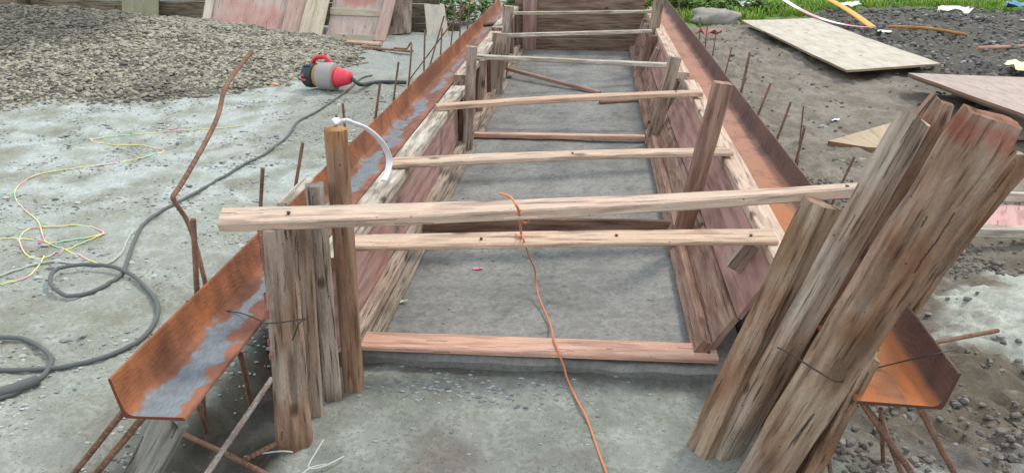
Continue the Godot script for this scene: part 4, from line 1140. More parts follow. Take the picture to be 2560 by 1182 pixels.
# ---- boards on the right
func make_right_boards() -> void:
	var mk := func(called: String, label: String, q: Array, th: float, mat: Material, warp: float) -> MeshInstance3D:
		var st := begin()
		sheet(st, q[0], q[1], q[2], q[3], th, 10, 16, warp)
		var o := obj(called, st, mat)
		tag(o, label, "plywood sheet", "plywood sheets lying on the right")
		return o
	mk.call("plywood_sheet", "pale weathered plywood sheet lying whole below the grass", [Vector3(2.007, 0.090, -10.925), Vector3(3.040, 0.080, -11.308), Vector3(3.450, 0.070, -8.072), Vector3(2.374, 0.100, -7.464)], 0.022, M.sheet, 0.008)
	mk.call("plywood_sheet", "brownish plywood sheet propped up over a dark gap, right of the whole pale one", [Vector3(2.776, 0.160, -7.087), Vector3(3.724, 0.160, -6.975), Vector3(3.264, 0.250, -5.159), Vector3(2.805, 0.270, -5.116)], 0.022, M.painted, 0.003)
	mk.call("plywood_sheet", "lower brown sheet under the propped one, its edge just showing", [Vector3(2.807, 0.130, -7.100), Vector3(3.772, 0.130, -6.961), Vector3(3.346, 0.210, -5.200), Vector3(2.870, 0.225, -5.176)], 0.018, M.painted, 0.003)
	mk.call("plywood_sheet", "bright scrap of sheet behind the crushed top of the broadest timber", [Vector3(3.046, 0.050, -6.203), Vector3(3.461, 0.050, -6.348), Vector3(3.140, 0.040, -5.472), Vector3(2.875, 0.050, -5.410)], 0.015, M.sheet, 0.01)
	var w := begin()
	# wedge of board: a long triangle lying flat
	var a: Vector3 = Vector3(1.617, 0.050, -5.216)
	var b: Vector3 = Vector3(2.483, 0.060, -5.982)
	var c: Vector3 = Vector3(2.140, 0.060, -5.048)
	var d: Vector3 = Vector3(1.836, 0.050, -5.087)
	sheet(w, a, b, c, d, 0.03, 6, 6, 0.0, Color(0.62, 0.45, 0.38))
	var wm: StandardMaterial3D = M.sheet.duplicate()
	wm.albedo_color = Color(0.92, 0.86, 0.80)
	tag(obj("board_offcut", w, wm), "pointed tan offcut of board left of the leaning posts' tops", "board")
	# panel lying at the right edge: two pale rails and pink ply between
	var p := thing("fallen_panel", Vector3(2.100, 0.000, -4.072), "fallen form panel with two pale rails and pink face at the right edge", "form panel")
	var st := begin()
	sheet(st, Vector3(2.018, 0.030, -4.136), Vector3(2.611, 0.030, -4.104), Vector3(2.438, 0.030, -3.783), Vector3(1.863, 0.030, -3.804), 0.02, 6, 4)
	obj("plywood_face", st, M.pink, p)
	st = begin()
	timber(st, Vector3(2.049, 0.060, -4.176), Vector3(2.661, 0.060, -4.138), 0.05, 0.05, Vector3.UP, {"rough": 0.0015})
	obj("rail", st, M.pale, p)
	st = begin()
	timber(st, Vector3(1.810, 0.055, -3.665), Vector3(2.398, 0.055, -3.654), 0.06, 0.045, Vector3.UP, {"rough": 0.0015})
	obj("rail", st, M.pale, p)
	# pale plank beneath the offcut
	board("scrap_plank", "pale dusty plank lying in the dirt below the tan offcut", Vector3(1.602, 0.000, -4.962), Vector3(2.154, 0.010, -5.125), 0.13, 0.02, M.pale, {"tint": Color(0.7, 0.66, 0.6)}, "scraps on the ground", [], Vector3.UP, "plank")
	board("scrap_plank", "thin pale strip left of the big pale sheet, by the rock", Vector3(1.775, 0.020, -11.270), Vector3(2.016, 0.020, -11.254), 0.10, 0.02, M.pale, {}, "scraps on the ground", [], Vector3.UP, "plank")
	board("stick", "yellowish stick lying over the dark soil below the grass", Vector3(3.770, 0.090, -10.537), Vector3(4.579, 0.050, -10.152), 0.05, 0.04, M.fresh, {"rough": 0.004, "tint": Color(0.72, 0.5, 0.22), "round": 0.8, "bend": Vector3(0, 0.03, 0.03)}, "sticks on the dark soil", [], Vector3.UP, "stick")
	board("stick", "pinkish branch at the right edge above the yellow bag", Vector3(4.253, 0.060, -9.129), Vector3(5.064, 0.080, -9.301), 0.05, 0.04, M.salmon, {"rough": 0.004, "tint": Color(0.85, 0.75, 0.7), "round": 0.8}, "sticks on the dark soil", [], Vector3.UP, "stick")
	# rock
	var rk := begin()
	var sp := SphereMesh.new()
	sp.radius = 1.0; sp.height = 2.0; sp.radial_segments = 28; sp.rings = 14
	var arr := sp.get_mesh_arrays()
	var vs: PackedVector3Array = arr[Mesh.ARRAY_VERTEX]
	var ce: Vector3 = Vector3(1.697, 0.050, -11.322)
	for i in arr[Mesh.ARRAY_INDEX]:
		var v := vs[i]
		v *= 1.0 + n_lo.get_noise_3dv(v * 1.3) * 0.5
		v.y = minf(v.y, 0.75 + n_lo.get_noise_3dv(v * 2.0) * 0.2)
		var t := 0.5 + 0.25 * n_mid.get_noise_3dv(v * 3.0)
		rk.set_color(Color(t * 0.56, t * 0.51, t * 0.44))
		rk.add_vertex(ce + Vector3(v.x * 0.36, v.y * 0.17, v.z * 0.22))
	tag(obj("rock", rk, M.stone), "flat-topped grey boulder at the edge of the grass", "rock")

# ---- gravel
func make_pile() -> void:
	var st := begin()
	var n := 90
	var m := 60
	var grid: Array = []
	for j in m + 1:
		var row: PackedVector3Array = []
		for i in n + 1:
			var x := lerpf(-12.5, -1.6, float(i) / n)
			var z := lerpf(-5.2, -10.8, float(j) / m)
			row.append(Vector3(x, maxf(pile_height(x, z), -0.15), z))
		grid.append(row)
	st.set_smooth_group(0)
	var col := func(p: Vector3) -> Color:
		var v := 0.17 + n_mid.get_noise_2d(p.x * 2, p.z * 2) * 0.05
		return Color(v, v * 0.97, v * 0.84)
	for j in m:
		for i in n:
			if grid[j][i].y < -0.1 and grid[j + 1][i + 1].y < -0.1 and grid[j][i + 1].y < -0.1 and grid[j + 1][i].y < -0.1: continue
			quad(st, grid[j][i], grid[j + 1][i], grid[j + 1][i + 1], grid[j][i + 1], Vector2.ZERO, Vector2.ZERO, Vector2.ZERO, Vector2.ZERO, col.call(grid[j][i]), col.call(grid[j + 1][i]), col.call(grid[j + 1][i + 1]), col.call(grid[j][i + 1]))
	var o := obj("gravel_heap", st, M.dirt)
	tag(o, "big heap of grey-beige gravel at the left edge", "gravel heap", "", "stuff")
	for kind in 3:
		var xf: Array = []
		var cs: Array = []
		var want := 17000
		var tries := 0
		while xf.size() < want and tries < 90000:
			tries += 1
			var x := rng.randf_range(-8.2, -1.7)
			var z := rng.randf_range(-10.2, -5.3)
			var h := pile_height(x, z)
			if h < -0.035: continue
			if h < 0.02 and rng.randf() < 0.55: continue
			if h < -0.01 and x > -3.2: continue
			var s := rng.randf_range(0.011, 0.034) * (1.6 if rng.randf() < 0.09 else 1.0)
			var b := Basis.from_euler(Vector3(rng.randf_range(-0.6, 0.6), rng.randf() * TAU, rng.randf_range(-0.6, 0.6))).scaled(Vector3(s * rng.randf_range(1.0, 1.7), s, s))
			xf.append(Transform3D(b, Vector3(x, maxf(h, gy(x, z)) + s * 0.15, z)))
			var v := rng.randf_range(0.14, 0.44)
			var damp := clampf(n_lo.get_noise_2d(x * 0.6, z * 0.6 + 3) * 1.2 + ss(-4.4, -5.6, x) * ss(0.15, 0.35, h) * 0.8, 0.0, 0.75)
			v *= 1.0 - damp * 0.7
			cs.append(Color(v, v * rng.randf_range(0.89, 0.94), v * rng.randf_range(0.64, 0.78)))
		scatter("gravel", stone_mesh(300 + kind, 0.55), M.stone, xf, cs, o)

# ---- concrete vibrator
func make_vibrator() -> void:
	var base: Vector3 = Vector3(-2.288, 0.000, -6.605)
	var axis := Vector3(0.96, 0.0, 0.22).normalized()
	var o := thing("concrete_vibrator", base, "red, grey and black concrete vibrator motor lying beside the gravel", "concrete vibrator")
	var c := base + Vector3(0, 0.125, 0)
	var st := begin()
	lathe(st, c - axis * 0.23, axis, [[0, 0.0], [0, 0.07], [0.015, 0.095], [0.10, 0.105], [0.11, 0.10], [0.12, 0.0]], 28)
	obj("fan_cover", st, plain(Color(0.16, 0.2, 0.22), 0.5), o)
	for k in 6:
		st = begin()
		var an := TAU * k / 6.0
		var s := axis.cross(Vector3.UP).normalized()
		var rad := s * cos(an) + Vector3.UP * sin(an)
		timber(st, c - axis * 0.20 + rad * 0.102, c - axis * 0.135 + rad * 0.108, 0.02, 0.008, rad, {})
		obj("vent_rib", st, plain(Color(0.10, 0.11, 0.12), 0.5), o)
	st = begin()
	lathe(st, c - axis * 0.108, axis, [[0, 0.0], [0, 0.098], [0.02, 0.10], [0.04, 0.10], [0.05, 0.0]], 28)
	obj("motor_ring", st, plain(Color(0.62, 0.47, 0.27), 0.5), o)
	st = begin()
	lathe(st, c - axis * 0.07, axis, [[0, 0.0], [0, 0.112], [0.008, 0.118], [0.13, 0.122], [0.15, 0.115], [0.16, 0.07], [0.16, 0.0]], 28)
	obj("motor_housing", st, plain(Color(0.60, 0.58, 0.56), 0.7), o)
	st = begin()
	lathe(st, c + axis * 0.085, axis, [[0, 0.0], [0, 0.085], [0.03, 0.085], [0.11, 0.062], [0.14, 0.05], [0.15, 0.03], [0.155, 0.0]], 28)
	obj("nose_cone", st, plain(Color(0.88, 0.24, 0.31), 0.4), o)
	st = begin()
	var h := c + Vector3(0, 0.10, -0.05)
	tube(st, spline([h - axis * 0.16, h - axis * 0.12 + Vector3(0, 0.045, 0), h - axis * 0.03 + Vector3(0, 0.055, 0), h + axis * 0.03 + Vector3(0, 0.0, 0)], 6), 0.02, 10)
	obj("carry_handle", st, plain(Color(0.80, 0.17, 0.22), 0.4), o)
	st = begin()
	lathe(st, c - axis * 0.2 + Vector3(0, 0.0, 0.088), Vector3(0, 0.2, 1).normalized(), [[0, 0.0], [0, 0.035], [0.012, 0.033], [0.014, 0.0]], 14)
	obj("badge", st, plain(Color(0.82, 0.28, 0.34), 0.5), o)
	st = begin()
	for k in 8:
		var an := TAU * k / 8.0
		tube(st, PackedVector3Array([c - axis * 0.085 + Vector3(0, 0.02 + 0.03 * sin(an), 0.098 + 0.01 * cos(an)), c - axis * 0.07 + Vector3(0, 0.02 + 0.04 * sin(an), 0.10)]), 0.005, 6)
	obj("terminal_studs", st, plain(Color(0.15, 0.15, 0.15), 0.5), o)
	# drive hose out to the right
	st = begin()
	var p0: Vector3 = c + axis * 0.235
	tube(st, spline([p0, p0 + axis * 0.08 - Vector3(0, 0.05, 0), Vector3(-1.966, 0.030, -6.799), Vector3(-1.854, 0.030, -6.862), Vector3(-1.651, 0.030, -6.865)], 6), 0.018, 8)
	obj("hose", st, plain(Color(0.20, 0.24, 0.24), 0.6), o)

# ---- cables, strings, straps
func make_lines() -> void:
	var st := begin()
	var pts := lay_dense([Vector3(-2.075, 0.000, -7.260), Vector3(-2.119, 0.000, -7.069), Vector3(-2.103, 0.000, -6.689), Vector3(-2.109, 0.000, -6.138), Vector3(-2.121, 0.000, -5.774), Vector3(-2.147, 0.000, -5.444), Vector3(-2.086, 0.000, -5.041), Vector3(-2.092, 0.000, -4.663), Vector3(-2.142, 0.000, -4.405), Vector3(-2.148, 0.000, -4.087), Vector3(-2.184, 0.000, -3.841), Vector3(-2.212, 0.000, -3.653), Vector3(-2.223, 0.000, -3.470), Vector3(-2.189, 0.000, -3.316)], 0.010, 6)
	tube(st, pts, 0.0085, 8)
	tag(obj("cable", st, M.rubber), "dark cable trailing from the vibrator across the pale cement", "cable")
	st = begin()
	pts = lay_dense([Vector3(-2.211, 0.000, -3.391), Vector3(-2.129, 0.000, -3.175), Vector3(-2.038, 0.000, -2.962), Vector3(-1.991, 0.000, -2.825), Vector3(-2.021, 0.000, -2.697), Vector3(-2.099, 0.000, -2.653), Vector3(-2.188, 0.000, -2.681), Vector3(-2.263, 0.000, -2.759), Vector3(-2.291, 0.000, -2.846), Vector3(-2.220, 0.000, -2.894), Vector3(-2.086, 0.000, -2.891), Vector3(-1.939, 0.000, -2.830), Vector3(-1.789, 0.000, -2.706), Vector3(-1.686, 0.000, -2.584), Vector3(-1.632, 0.000, -2.461), Vector3(-1.623, 0.000, -2.337), Vector3(-1.674, 0.000, -2.240), Vector3(-1.752, 0.000, -2.171), Vector3(-1.848, 0.000, -2.136), Vector3(-2.009, 0.000, -2.110), Vector3(-2.096, -0.000, -2.106)], 0.012, 7)
	for i in pts.size(): pts[i].y += 0.018 * ss(0.25, 0.32, float(i) / pts.size()) * (1.0 - ss(0.5, 0.6, float(i) / pts.size()))
	var cc: PackedColorArray = []
	for i in pts.size():
		var t := float(i) / pts.size()
		cc.append(Color(1.7, 1.75, 1.7).lerp(Color(1.0, 1.05, 1.05), ss(0.05, 0.25, t)))
	tube(st, pts, 0.009, 8, cc)
	tag(obj("cable", st, M.rubber), "coiled grey hose making a single loop on the cement at left", "cable")
	st = begin()
	pts = lay_dense([Vector3(-2.236, 0.000, -2.325), Vector3(-2.165, 0.000, -2.317), Vector3(-2.064, 0.000, -2.310), Vector3(-1.956, 0.000, -2.258), Vector3(-1.875, 0.000, -2.193), Vector3(-1.840, 0.000, -2.119), Vector3(-1.838, 0.000, -2.057), Vector3(-1.865, 0.000, -1.996), Vector3(-1.894, 0.000, -1.958), Vector3(-1.934, 0.000, -1.936)], 0.013, 7)
	tube(st, pts, 0.009, 8)
	tag(obj("cable", st, M.rubber), "second hose loop cut by the left edge of the view", "cable")
	st = begin()
	pts = lay_dense([Vector3(-1.821, 0.000, -2.054), Vector3(-1.854, -0.000, -2.020), Vector3(-1.894, 0.000, -1.977), Vector3(-1.934, 0.000, -1.954)], 0.025, 6)
	tube(st, pts, 0.018, 8)
	tag(obj("hose_end", st, M.rubber), "thick muddy hose end beside the cut-off loop", "hose")
	# coloured string: yellow, green, pink
	var pal := [Color(0.72, 0.66, 0.16), Color(0.72, 0.66, 0.16), Color(0.76, 0.62, 0.2), Color(0.80, 0.25, 0.30), Color(0.72, 0.66, 0.16), Color(0.30, 0.62, 0.35), Color(0.72, 0.66, 0.16), Color(0.86, 0.42, 0.42)]
	var twine := func(label: String, raw: Array, r: float) -> void:
		var s := begin()
		var q := lay_dense(raw, r * 0.9, 10)
		var cs: PackedColorArray = []
		for i in q.size():
			cs.append(pal[int(i / 6) % pal.size()].lerp(Color(0.55, 0.56, 0.48), 0.22))
		tube(s, q, r, 6, cs)
		tag(obj("string", s, M.line), label, "string", "yellow and pink string lying on the cement")
	twine.call("yellow and pink string zigzagging from below the gravel to the loop by the hose", [Vector3(-2.547, 0.000, -5.404), Vector3(-2.725, -0.000, -5.318), Vector3(-3.025, 0.000, -5.243), Vector3(-3.257, 0.000, -5.111), Vector3(-3.456, 0.000, -4.944), Vector3(-3.303, 0.000, -4.840), Vector3(-3.036, 0.000, -4.827), Vector3(-2.820, 0.000, -4.735), Vector3(-2.828, 0.000, -4.607), Vector3(-2.940, 0.000, -4.424), Vector3(-3.133, 0.000, -4.306), Vector3(-3.279, -0.000, -4.136), Vector3(-3.263, 0.000, -3.920), Vector3(-3.143, 0.000, -3.732), Vector3(-2.970, 0.000, -3.566), Vector3(-2.777, 0.000, -3.404), Vector3(-2.661, 0.000, -3.269), Vector3(-2.577, 0.000, -3.178), Vector3(-2.432, 0.000, -3.099), Vector3(-2.278, 0.000, -3.015), Vector3(-2.165, 0.000, -2.958)], 0.0036)
	twine.call("knotted green and yellow string tangle left of the coiled hose", [Vector3(-2.877, 0.000, -3.178), Vector3(-2.748, 0.000, -3.200), Vector3(-2.612, 0.000, -3.185), Vector3(-2.523, 0.000, -3.174), Vector3(-2.366, 0.000, -3.298), Vector3(-2.478, 0.000, -3.359), Vector3(-2.625, 0.000, -3.355), Vector3(-2.751, 0.000, -3.322), Vector3(-2.748, 0.000, -3.235), Vector3(-2.686, 0.000, -3.144), Vector3(-2.555, 0.000, -3.018), Vector3(-2.467, 0.000, -3.005), Vector3(-2.426, 0.000, -3.090), Vector3(-2.391, 0.000, -3.207), Vector3(-2.358, 0.000, -3.309)], 0.0036)
	twine.call("yellow string trailing off at the left edge below the tangle", [Vector3(-2.482, 0.000, -3.026), Vector3(-2.438, 0.000, -2.922), Vector3(-2.419, 0.000, -2.802), Vector3(-2.485, 0.000, -2.741), Vector3(-2.537, 0.000, -2.713)], 0.0034)
	# grey cement-coated rope
	st = begin()
	pts = lay_dense([Vector3(-2.222, 0.000, -3.338), Vector3(-2.187, 0.000, -3.217), Vector3(-2.134, 0.000, -3.083), Vector3(-2.129, 0.000, -2.961), Vector3(-2.200, 0.000, -2.937), Vector3(-2.403, 0.000, -2.968), Vector3(-2.508, 0.000, -2.873), Vector3(-2.537, 0.000, -2.810), Vector3(-2.561, 0.000, -2.768)], 0.006, 7)
	tube(st, pts, 0.006, 6)
	tag(obj("rope", st, plain(Color(0.66, 0.68, 0.64), 0.9)), "pale cement-coated rope between the string tangle and the hose loop", "rope")
	# white strap
	st = begin()
	tube(st, spline([Vector3(-0.938, 0.768, -2.750), Vector3(-0.914, 0.761, -2.720), Vector3(-0.885, 0.779, -2.700), Vector3(-0.865, 0.765, -2.720), Vector3(-0.839, 0.732, -2.780), Vector3(-0.813, 0.681, -2.840), Vector3(-0.797, 0.619, -2.900), Vector3(-0.791, 0.560, -2.930), Vector3(-0.794, 0.516, -2.900), Vector3(-0.802, 0.492, -2.860)], 7), 0.016, 8, PackedColorArray(), 0.45)
	tag(obj("strap", st, plain(Color(0.88, 0.88, 0.90), 0.5)), "white plastic strap arching from the rebar over the left steel", "strap")
	st = begin()
	timber(st, Vector3(-0.907, 0.673, -2.100), Vector3(-0.913, 0.668, -2.350), 0.035, 0.012, Vector3(0, 1, 0.2), {"rough": 0.001})
	tag(obj("white_lath", st, M.pale), "whitewashed lath running from the nearest batten back to the left steel", "lath")
	# orange line
	st = begin()
	var ol := [Vector3(-0.223, 0.800, -1.915), Vector3(-0.194, 0.800, -1.893), Vector3(-0.173, 0.800, -1.836), Vector3(-0.170, 0.760, -1.888), Vector3(-0.183, 0.660, -2.062), Vector3(-0.209, 0.480, -2.410), Vector3(-0.196, 0.470, -2.366), Vector3(-0.198, 0.300, -2.617), Vector3(-0.186, 0.180, -2.759), Vector3(-0.181, 0.110, -2.784), Vector3(-0.163, 0.075, -2.714), Vector3(-0.135, 0.065, -2.626), Vector3(-0.108, 0.062, -2.528), Vector3(-0.090, 0.092, -2.383), Vector3(-0.066, 0.085, -2.290), Vector3(-0.048, 0.050, -2.271), Vector3(-0.035, 0.020, -2.244), Vector3(-0.002, 0.012, -2.141), Vector3(0.028, 0.012, -2.057), Vector3(0.048, 0.012, -1.977), Vector3(0.069, 0.012, -1.883), Vector3(0.088, 0.012, -1.804), Vector3(0.108, 0.012, -1.730)]
	tube(st, spline(ol, 6), 0.0036, 6)
	var q2 := [Vector3(-0.171, 0.750, -1.929), Vector3(-0.155, 0.720, -1.969), Vector3(-0.155, 0.680, -2.027), Vector3(-0.168, 0.660, -2.057), Vector3(-0.174, 0.700, -1.987)]
	tube(st, spline(q2, 6), 0.003, 6)
	var q3 := [Vector3(-0.209, 0.475, -2.412), Vector3(-0.214, 0.475, -2.387), Vector3(-0.230, 0.475, -2.413)]
	tube(st, spline(q3, 6), 0.003, 6)
	tag(obj("orange_line", st, plain(Color(0.80, 0.50, 0.34), 0.7)), "orange builder's line knotted on the nearest battens and trailing to the front", "string")
	# barrier tape
	st = begin()
	var tp := straight(Vector3(2.779, 0.259, -12.200), Vector3(3.483, 0.120, -10.222), 24, Vector3(0, -0.10, 0))
	var tc: PackedColorArray = []
	for i in tp.size(): tc.append(Color(0.85, 0.85, 0.85) if (i / 6) % 2 == 0 else Color(0.78, 0.33, 0.38))
	tube(st, tp, 0.045, 6, tc, 0.08)
	tag(obj("barrier_tape", st, M.line), "red and white barrier tape sagging down onto the soil by the grass", "barrier tape")
	st = begin()
	tube(st, straight(Vector3(3.339, 0.295, -12.400), Vector3(3.532, 0.100, -10.441), 16, Vector3(0, 0.03, 0)), 0.06, 6, PackedColorArray(), 0.12)
	tag(obj("warning_tape", st, plain(Color(0.86, 0.60, 0.13), 0.5)), "orange-yellow warning tape slanting across the grass", "barrier tape")
	var cord := thing("cord_tangle", Vector3(-0.748, 0.000, -1.744), "white cord tangled at the foot of the wire-tied post", "cord")
	for piece in [[Vector3(-0.823, 0.030, -1.762), Vector3(-0.862, 0.025, -1.768), Vector3(-0.920, 0.020, -1.757), Vector3(-0.961, 0.020, -1.739)], [Vector3(-0.712, 0.020, -1.732), Vector3(-0.757, 0.020, -1.707), Vector3(-0.769, 0.020, -1.658)], [Vector3(-0.671, 0.020, -1.771), Vector3(-0.715, 0.020, -1.723), Vector3(-0.759, 0.020, -1.713), Vector3(-0.748, 0.040, -1.775), Vector3(-0.740, 0.050, -1.800)]]:
		st = begin()
		tube(st, spline(piece, 5), 0.0026, 6)
		obj("strand", st, plain(Color(0.70, 0.72, 0.68), 0.8), cord)

# ---- grass and weeds
func make_plants() -> void:
	var blade := begin()
	blade.set_smooth_group(-1)
	for k in 5:
		var an := k * 1.3
		var d := Vector3(cos(an), 0, sin(an))
		var s := Vector3(-d.z, 0, d.x) * 0.008
		var b := d * 0.015
		var m := d * 0.03 + Vector3(0, 0.07, 0)
		var t := d * 0.065 + Vector3(0, 0.12, 0)
		for v in [b - s, b + s, m + s, b - s, m + s, m - s, m - s, m + s, t]:
			blade.set_color(Color.WHITE)
			blade.add_vertex(v)
	blade.generate_normals()
	var bm := blade.commit()
	var xf: Array = []
	var cs: Array = []
	while xf.size() < 16000:
		var x := rng.randf_range(-1.3, 11.0)
		var z := rng.randf_range(-19.0, -10.6)
		var c := gcol(x, z)
		if c.g < c.r * 1.5: continue
		var s := rng.randf_range(0.6, 1.3)
		xf.append(Transform3D(Basis.from_euler(Vector3(rng.randf_range(-0.3, 0.3), rng.randf() * TAU, 0)).scaled(Vector3(s, s, s)), Vector3(x, gy(x, z) - 0.01, z)))
		var v := rng.randf_range(0.7, 1.25)
		cs.append(Color(0.21 * v * rng.randf_range(0.7, 1.5), 0.36 * v, 0.05 * v))
	tag(scatter("grass", bm, M.leaf, xf, cs), "bright green grass along the back on the right", "grass")
	# weeds
	var leaf := begin()
	leaf.set_smooth_group(-1)
	for v in [Vector3(0, 0, 0), Vector3(0.022, 0.01, 0.035), Vector3(0, -0.004, 0.04), Vector3(0, 0, 0), Vector3(0, -0.004, 0.04), Vector3(-0.022, 0.01, 0.035), Vector3(0.022, 0.01, 0.035), Vector3(0, -0.012, 0.085), Vector3(0, -0.004, 0.04), Vector3(0, -0.004, 0.04), Vector3(0, -0.012, 0.085), Vector3(-0.022, 0.01, 0.035)]:
		leaf.set_color(Color.WHITE)
		leaf.add_vertex(v)
	leaf.generate_normals()
	var lm := leaf.commit()
	var spots := [[Vector3(-1.45, 0, -11.0), 0.7, 0.75, "leafy green weeds with dry tips behind the left steel's far end"], [Vector3(-0.6, 0, -12.2), 0.6, 0.55, "low weeds behind the end panel"], [Vector3(1.15, 0, -12.4), 0.5, 0.4, "weeds growing left of the boulder"], [Vector3(2.2, 0, -12.5), 0.6, 0.3, "weeds growing right of the boulder at the grass edge"]]
	for sp in spots:
		var o := thing("weed_clump", sp[0], sp[3], "weeds", "weeds along the back")
		var sx: Array = []
		var sc: Array = []
		var stems := begin()
		for k in 46:
			var a := rng.randf() * TAU
			var r: float = sqrt(rng.randf()) * sp[1]
			var foot := Vector3(cos(a) * r, 0, sin(a) * r * 0.6)
			var h: float = sp[2] * rng.randf_range(0.4, 1.0) * (1.1 - 0.5 * r / sp[1])
			var tip := foot + Vector3(rng.randf_range(-0.12, 0.12), h, rng.randf_range(-0.12, 0.12))
			var at: Vector3 = sp[0]
			tube(stems, straight(at + foot, at + tip, 3), 0.004, 5, PackedColorArray(), 1.0, 0.002)
			for l in 22:
				var t := rng.randf_range(0.15, 1.0)
				var s := rng.randf_range(0.7, 1.5)
				sx.append(Transform3D(Basis.from_euler(Vector3(rng.randf_range(-0.7, 0.5), rng.randf() * TAU, rng.randf_range(-0.4, 0.4))).scaled(Vector3(s, s, s)), foot.lerp(tip, t)))
				var v := rng.randf_range(0.5, 1.2)
				sc.append(Color(0.13 * v, 0.24 * v, 0.05 * v) if rng.randf() < 0.85 else Color(0.36 * v, 0.28 * v, 0.08 * v))
		obj("stems", stems, plain(Color(0.42, 0.42, 0.22), 0.8), o)
		scatter("leaves", lm, M.leaf, sx, sc, o)

# ---- stones and rubbish
func make_litter() -> void:
	for kind in 2:
		var xf: Array = []
		var cs: Array = []
		while xf.size() < 6000:
			var x := rng.randf_range(-5.0, -1.12)
			var z := rng.randf_range(-6.6, -1.5)
			var dens := 0.25 + n_mid.get_noise_2d(x * 1.6 + 5, z * 1.6) * 1.6 + ss(-1.9, -1.3, x) * 0.3
			if rng.randf() > dens: continue
			var s := rng.randf_range(0.005, 0.014) * (2.4 if rng.randf() < 0.06 else 1.0)
			xf.append(Transform3D(Basis.from_euler(Vector3(rng.randf_range(-0.4, 0.4), rng.randf() * TAU, rng.randf_range(-0.4, 0.4))).scaled(Vector3(s * rng.randf_range(1.0, 1.9), s * 0.8, s)), Vector3(x, gy(x, z) + s * 0.1, z)))
			var v := rng.randf_range(0.24, 0.46) if rng.randf() < 0.75 else rng.randf_range(0.1, 0.2)
			cs.append(Color(v, v * 1.02, v * 0.96))
		tag(scatter("cement_crumbs", stone_mesh(400 + kind, 0.5), M.stone, xf, cs), "pale cement crumbs strewn over the ground left of the steel", "rubble")
	for kind in 2:
		var xf: Array = []
		var cs: Array = []
		while xf.size() < 6500:
			var x := rng.randf_range(0.72, 8.0)
			var z := rng.randf_range(-13.2, -1.5)
			if z > -2.3 and x < 0.7: continue
			var near := 1.0 if z > -4.5 else 0.35
			var soil := ss(2.8, 3.6, x) * ss(-4.5, -6.0, z)
			if rng.randf() > (0.25 + n_mid.get_noise_2d(x * 1.5, z * 1.5 + 9) * 1.2) * near + soil * 0.5: continue
			var s := rng.randf_range(0.008, 0.026) * (2.2 if rng.randf() < 0.08 else 1.0) * (1.0 + soil * 0.9)
			xf.append(Transform3D(Basis.from_euler(Vector3(rng.randf_range(-0.5, 0.5), rng.randf() * TAU, rng.randf_range(-0.5, 0.5))).scaled(Vector3(s * rng.randf_range(1.0, 1.6), s, s)), Vector3(x, gy(x, z) + s * 0.1, z)))
			var v := rng.randf_range(0.10, 0.20) if rng.randf() < 0.93 else rng.randf_range(0.25, 0.4)
			cs.append(Color(v, v * 0.94, v * 0.86))
		tag(scatter("soil_clods", stone_mesh(420 + kind, 0.65), M.stone, xf, cs), "dark clods and stones strewn over the dirt right of the steel", "rubble")
	for kind in 2:
		var cx: Array = []
		var cc: Array = []
		while cx.size() < 3400:
			var x := rng.randf_range(0.66, 2.4)
			var z := rng.randf_range(-4.6, -1.5)
			if Vector2((x - 1.95) / 0.62, (z + 2.75) / 0.55).length() < 0.9 + rng.randf() * 0.2: continue
			if rng.randf() > 0.35 + n_mid.get_noise_2d(x * 2.0, z * 2.0 + 19) * 1.5: continue
			var s := rng.randf_range(0.006, 0.03) * (0.6 + rng.randf() * 0.5)
			cx.append(Transform3D(Basis.from_euler(Vector3(rng.randf_range(-0.6, 0.6), rng.randf() * TAU, rng.randf_range(-0.6, 0.6))).scaled(Vector3(s * rng.randf_range(1.0, 1.5), s, s)), Vector3(x, gy(x, z) + s * 0.12, z)))
			var v := rng.randf_range(0.12, 0.22)
			cc.append(Color(v, v * 0.88, v * 0.74))
		tag(scatter("dark_clods", stone_mesh(460 + kind, 0.7), M.stone, cx, cc), "dark crumbled soil under and beside the right steel's near end", "soil")
	# inside the mould and in front
	var xf: Array = []
	var cs: Array = []
	while xf.size() < 260:
		var x := rng.randf_range(-0.8, 0.5)
		var z := rng.randf_range(-2.3, -1.5)
		var cl := exp(-pow((x + 0.33) / 0.28, 2.0) - pow((z + 2.16) / 0.07, 2.0))
		if rng.randf() > 0.02 + cl: continue
		var s := rng.randf_range(0.004, 0.013)
		xf.append(Transform3D(Basis.from_euler(Vector3(rng.randf_range(-0.4, 0.4), rng.randf() * TAU, 0)).scaled(Vector3(s * 1.7, s * 0.7, s)), Vector3(x, gy(x, z) + s * 0.1, z)))
		var v := rng.randf_range(0.12, 0.3) if rng.randf() < 0.6 else rng.randf_range(0.28, 0.38)
		cs.append(Color(v, v, v * 1.02))
	while xf.size() < 900:
		var x := rng.randf_range(-0.72, 0.42)
		var z := rng.randf_range(-8.4, -2.35)
		var s := rng.randf_range(0.003, 0.011)
		xf.append(Transform3D(Basis.from_euler(Vector3(0, rng.randf() * TAU, 0)).scaled(Vector3(s * 1.6, s * 0.7, s)), Vector3(x, slab_y(x, z) + s * 0.1, z)))
		var v := rng.randf_range(0.08, 0.3)
		cs.append(Color(v, v, v))
	tag(scatter("mortar_crumbs", stone_mesh(440, 0.6), M.stone, xf, cs), "small mortar crumbs on the floor and the ground before it", "rubble")
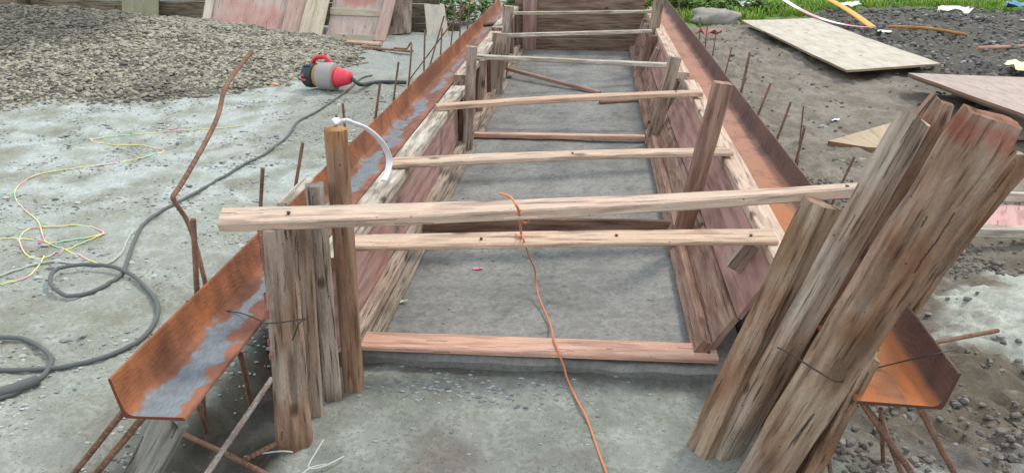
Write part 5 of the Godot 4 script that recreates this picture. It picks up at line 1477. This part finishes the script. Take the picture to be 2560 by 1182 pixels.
	# single scraps
	var scrap := func(called: String, label: String, at: Vector3, sx: float, sz: float, turn: float, c: Color, category: String) -> void:
		var s := begin()
		var n := 6
		s.set_smooth_group(0)
		for i in n:
			for j in n:
				var q: PackedVector3Array = []
				for e in [[i, j], [i + 1, j], [i + 1, j + 1], [i, j + 1]]:
					var u: float = float(e[0]) / n - 0.5
					var v: float = float(e[1]) / n - 0.5
					var p := Vector3(u * sx, 0, v * sz * (1.0 - absf(u) * 1.1)).rotated(Vector3.UP, turn)
					p.y = n_mid.get_noise_2d(p.x * 22 + at.x * 7, p.z * 22) * sx * 0.25 + sx * 0.14
					q.append(at + p)
				quad(s, q[0], q[1], q[2], q[3], Vector2.ZERO, Vector2.ZERO, Vector2.ZERO, Vector2.ZERO, c, c, c, c)
		tag(obj(called, s, M.line), label, category)
	scrap.call("pink_scrap", "crumpled pink scrap on the concrete floor", Vector3(-0.449, 0.050, -2.999), 0.045, 0.03, 0.2, Color(0.66, 0.18, 0.32), "scrap")
	scrap.call("yellow_leaf", "pale yellow leaf on the floor by the left panel", Vector3(-0.712, 0.052, -2.662), 0.06, 0.022, 0.1, Color(0.78, 0.74, 0.45), "leaf")
	scrap.call("orange_scrap", "orange scrap at the gravel's right foot", Vector3(-2.864, 0.000, -6.748), 0.14, 0.06, 0.1, Color(0.74, 0.36, 0.16), "scrap")
	scrap.call("white_bag", "white plastic bag on the dark soil below the grass", Vector3(5.079, 0.100, -11.779), 0.42, 0.35, 0.0, Color(0.86, 0.82, 0.76), "plastic bag")
	scrap.call("blue_scrap", "blue plastic scrap at the right edge of the grass", Vector3(6.332, 0.100, -12.649), 0.4, 0.25, 0.2, Color(0.05, 0.20, 0.38), "scrap")
	scrap.call("clear_bag", "pale green plastic bag at the grass edge between the tapes", Vector3(3.843, 0.100, -12.500), 0.35, 0.25, 0.1, Color(0.62, 0.72, 0.66), "plastic bag")
	scrap.call("clear_bag", "faint plastic bag in the grass right of the boulder", Vector3(2.322, 0.100, -12.552), 0.36, 0.2, 0.2, Color(0.55, 0.64, 0.56), "plastic bag")
	scrap.call("white_paper", "crumpled white paper at the stick's left end", Vector3(3.660, 0.040, -10.323), 0.16, 0.22, 0.5, Color(0.8, 0.78, 0.75), "paper")
	scrap.call("white_paper", "small white paper on the dirt right of the right rebars", Vector3(1.871, 0.010, -5.924), 0.08, 0.04, 0.5, Color(0.75, 0.76, 0.78), "paper")
	scrap.call("yellow_bag", "pale yellow bag cut by the right edge above the propped sheet", Vector3(4.042, 0.100, -7.708), 0.28, 0.4, 0.3, Color(0.80, 0.78, 0.42), "plastic bag")
	scrap.call("red_scrap", "red rag lying among the slim rebars by the right steel", Vector3(1.441, 0.040, -9.905), 0.32, 0.12, 0.1, Color(0.52, 0.16, 0.14), "rag")
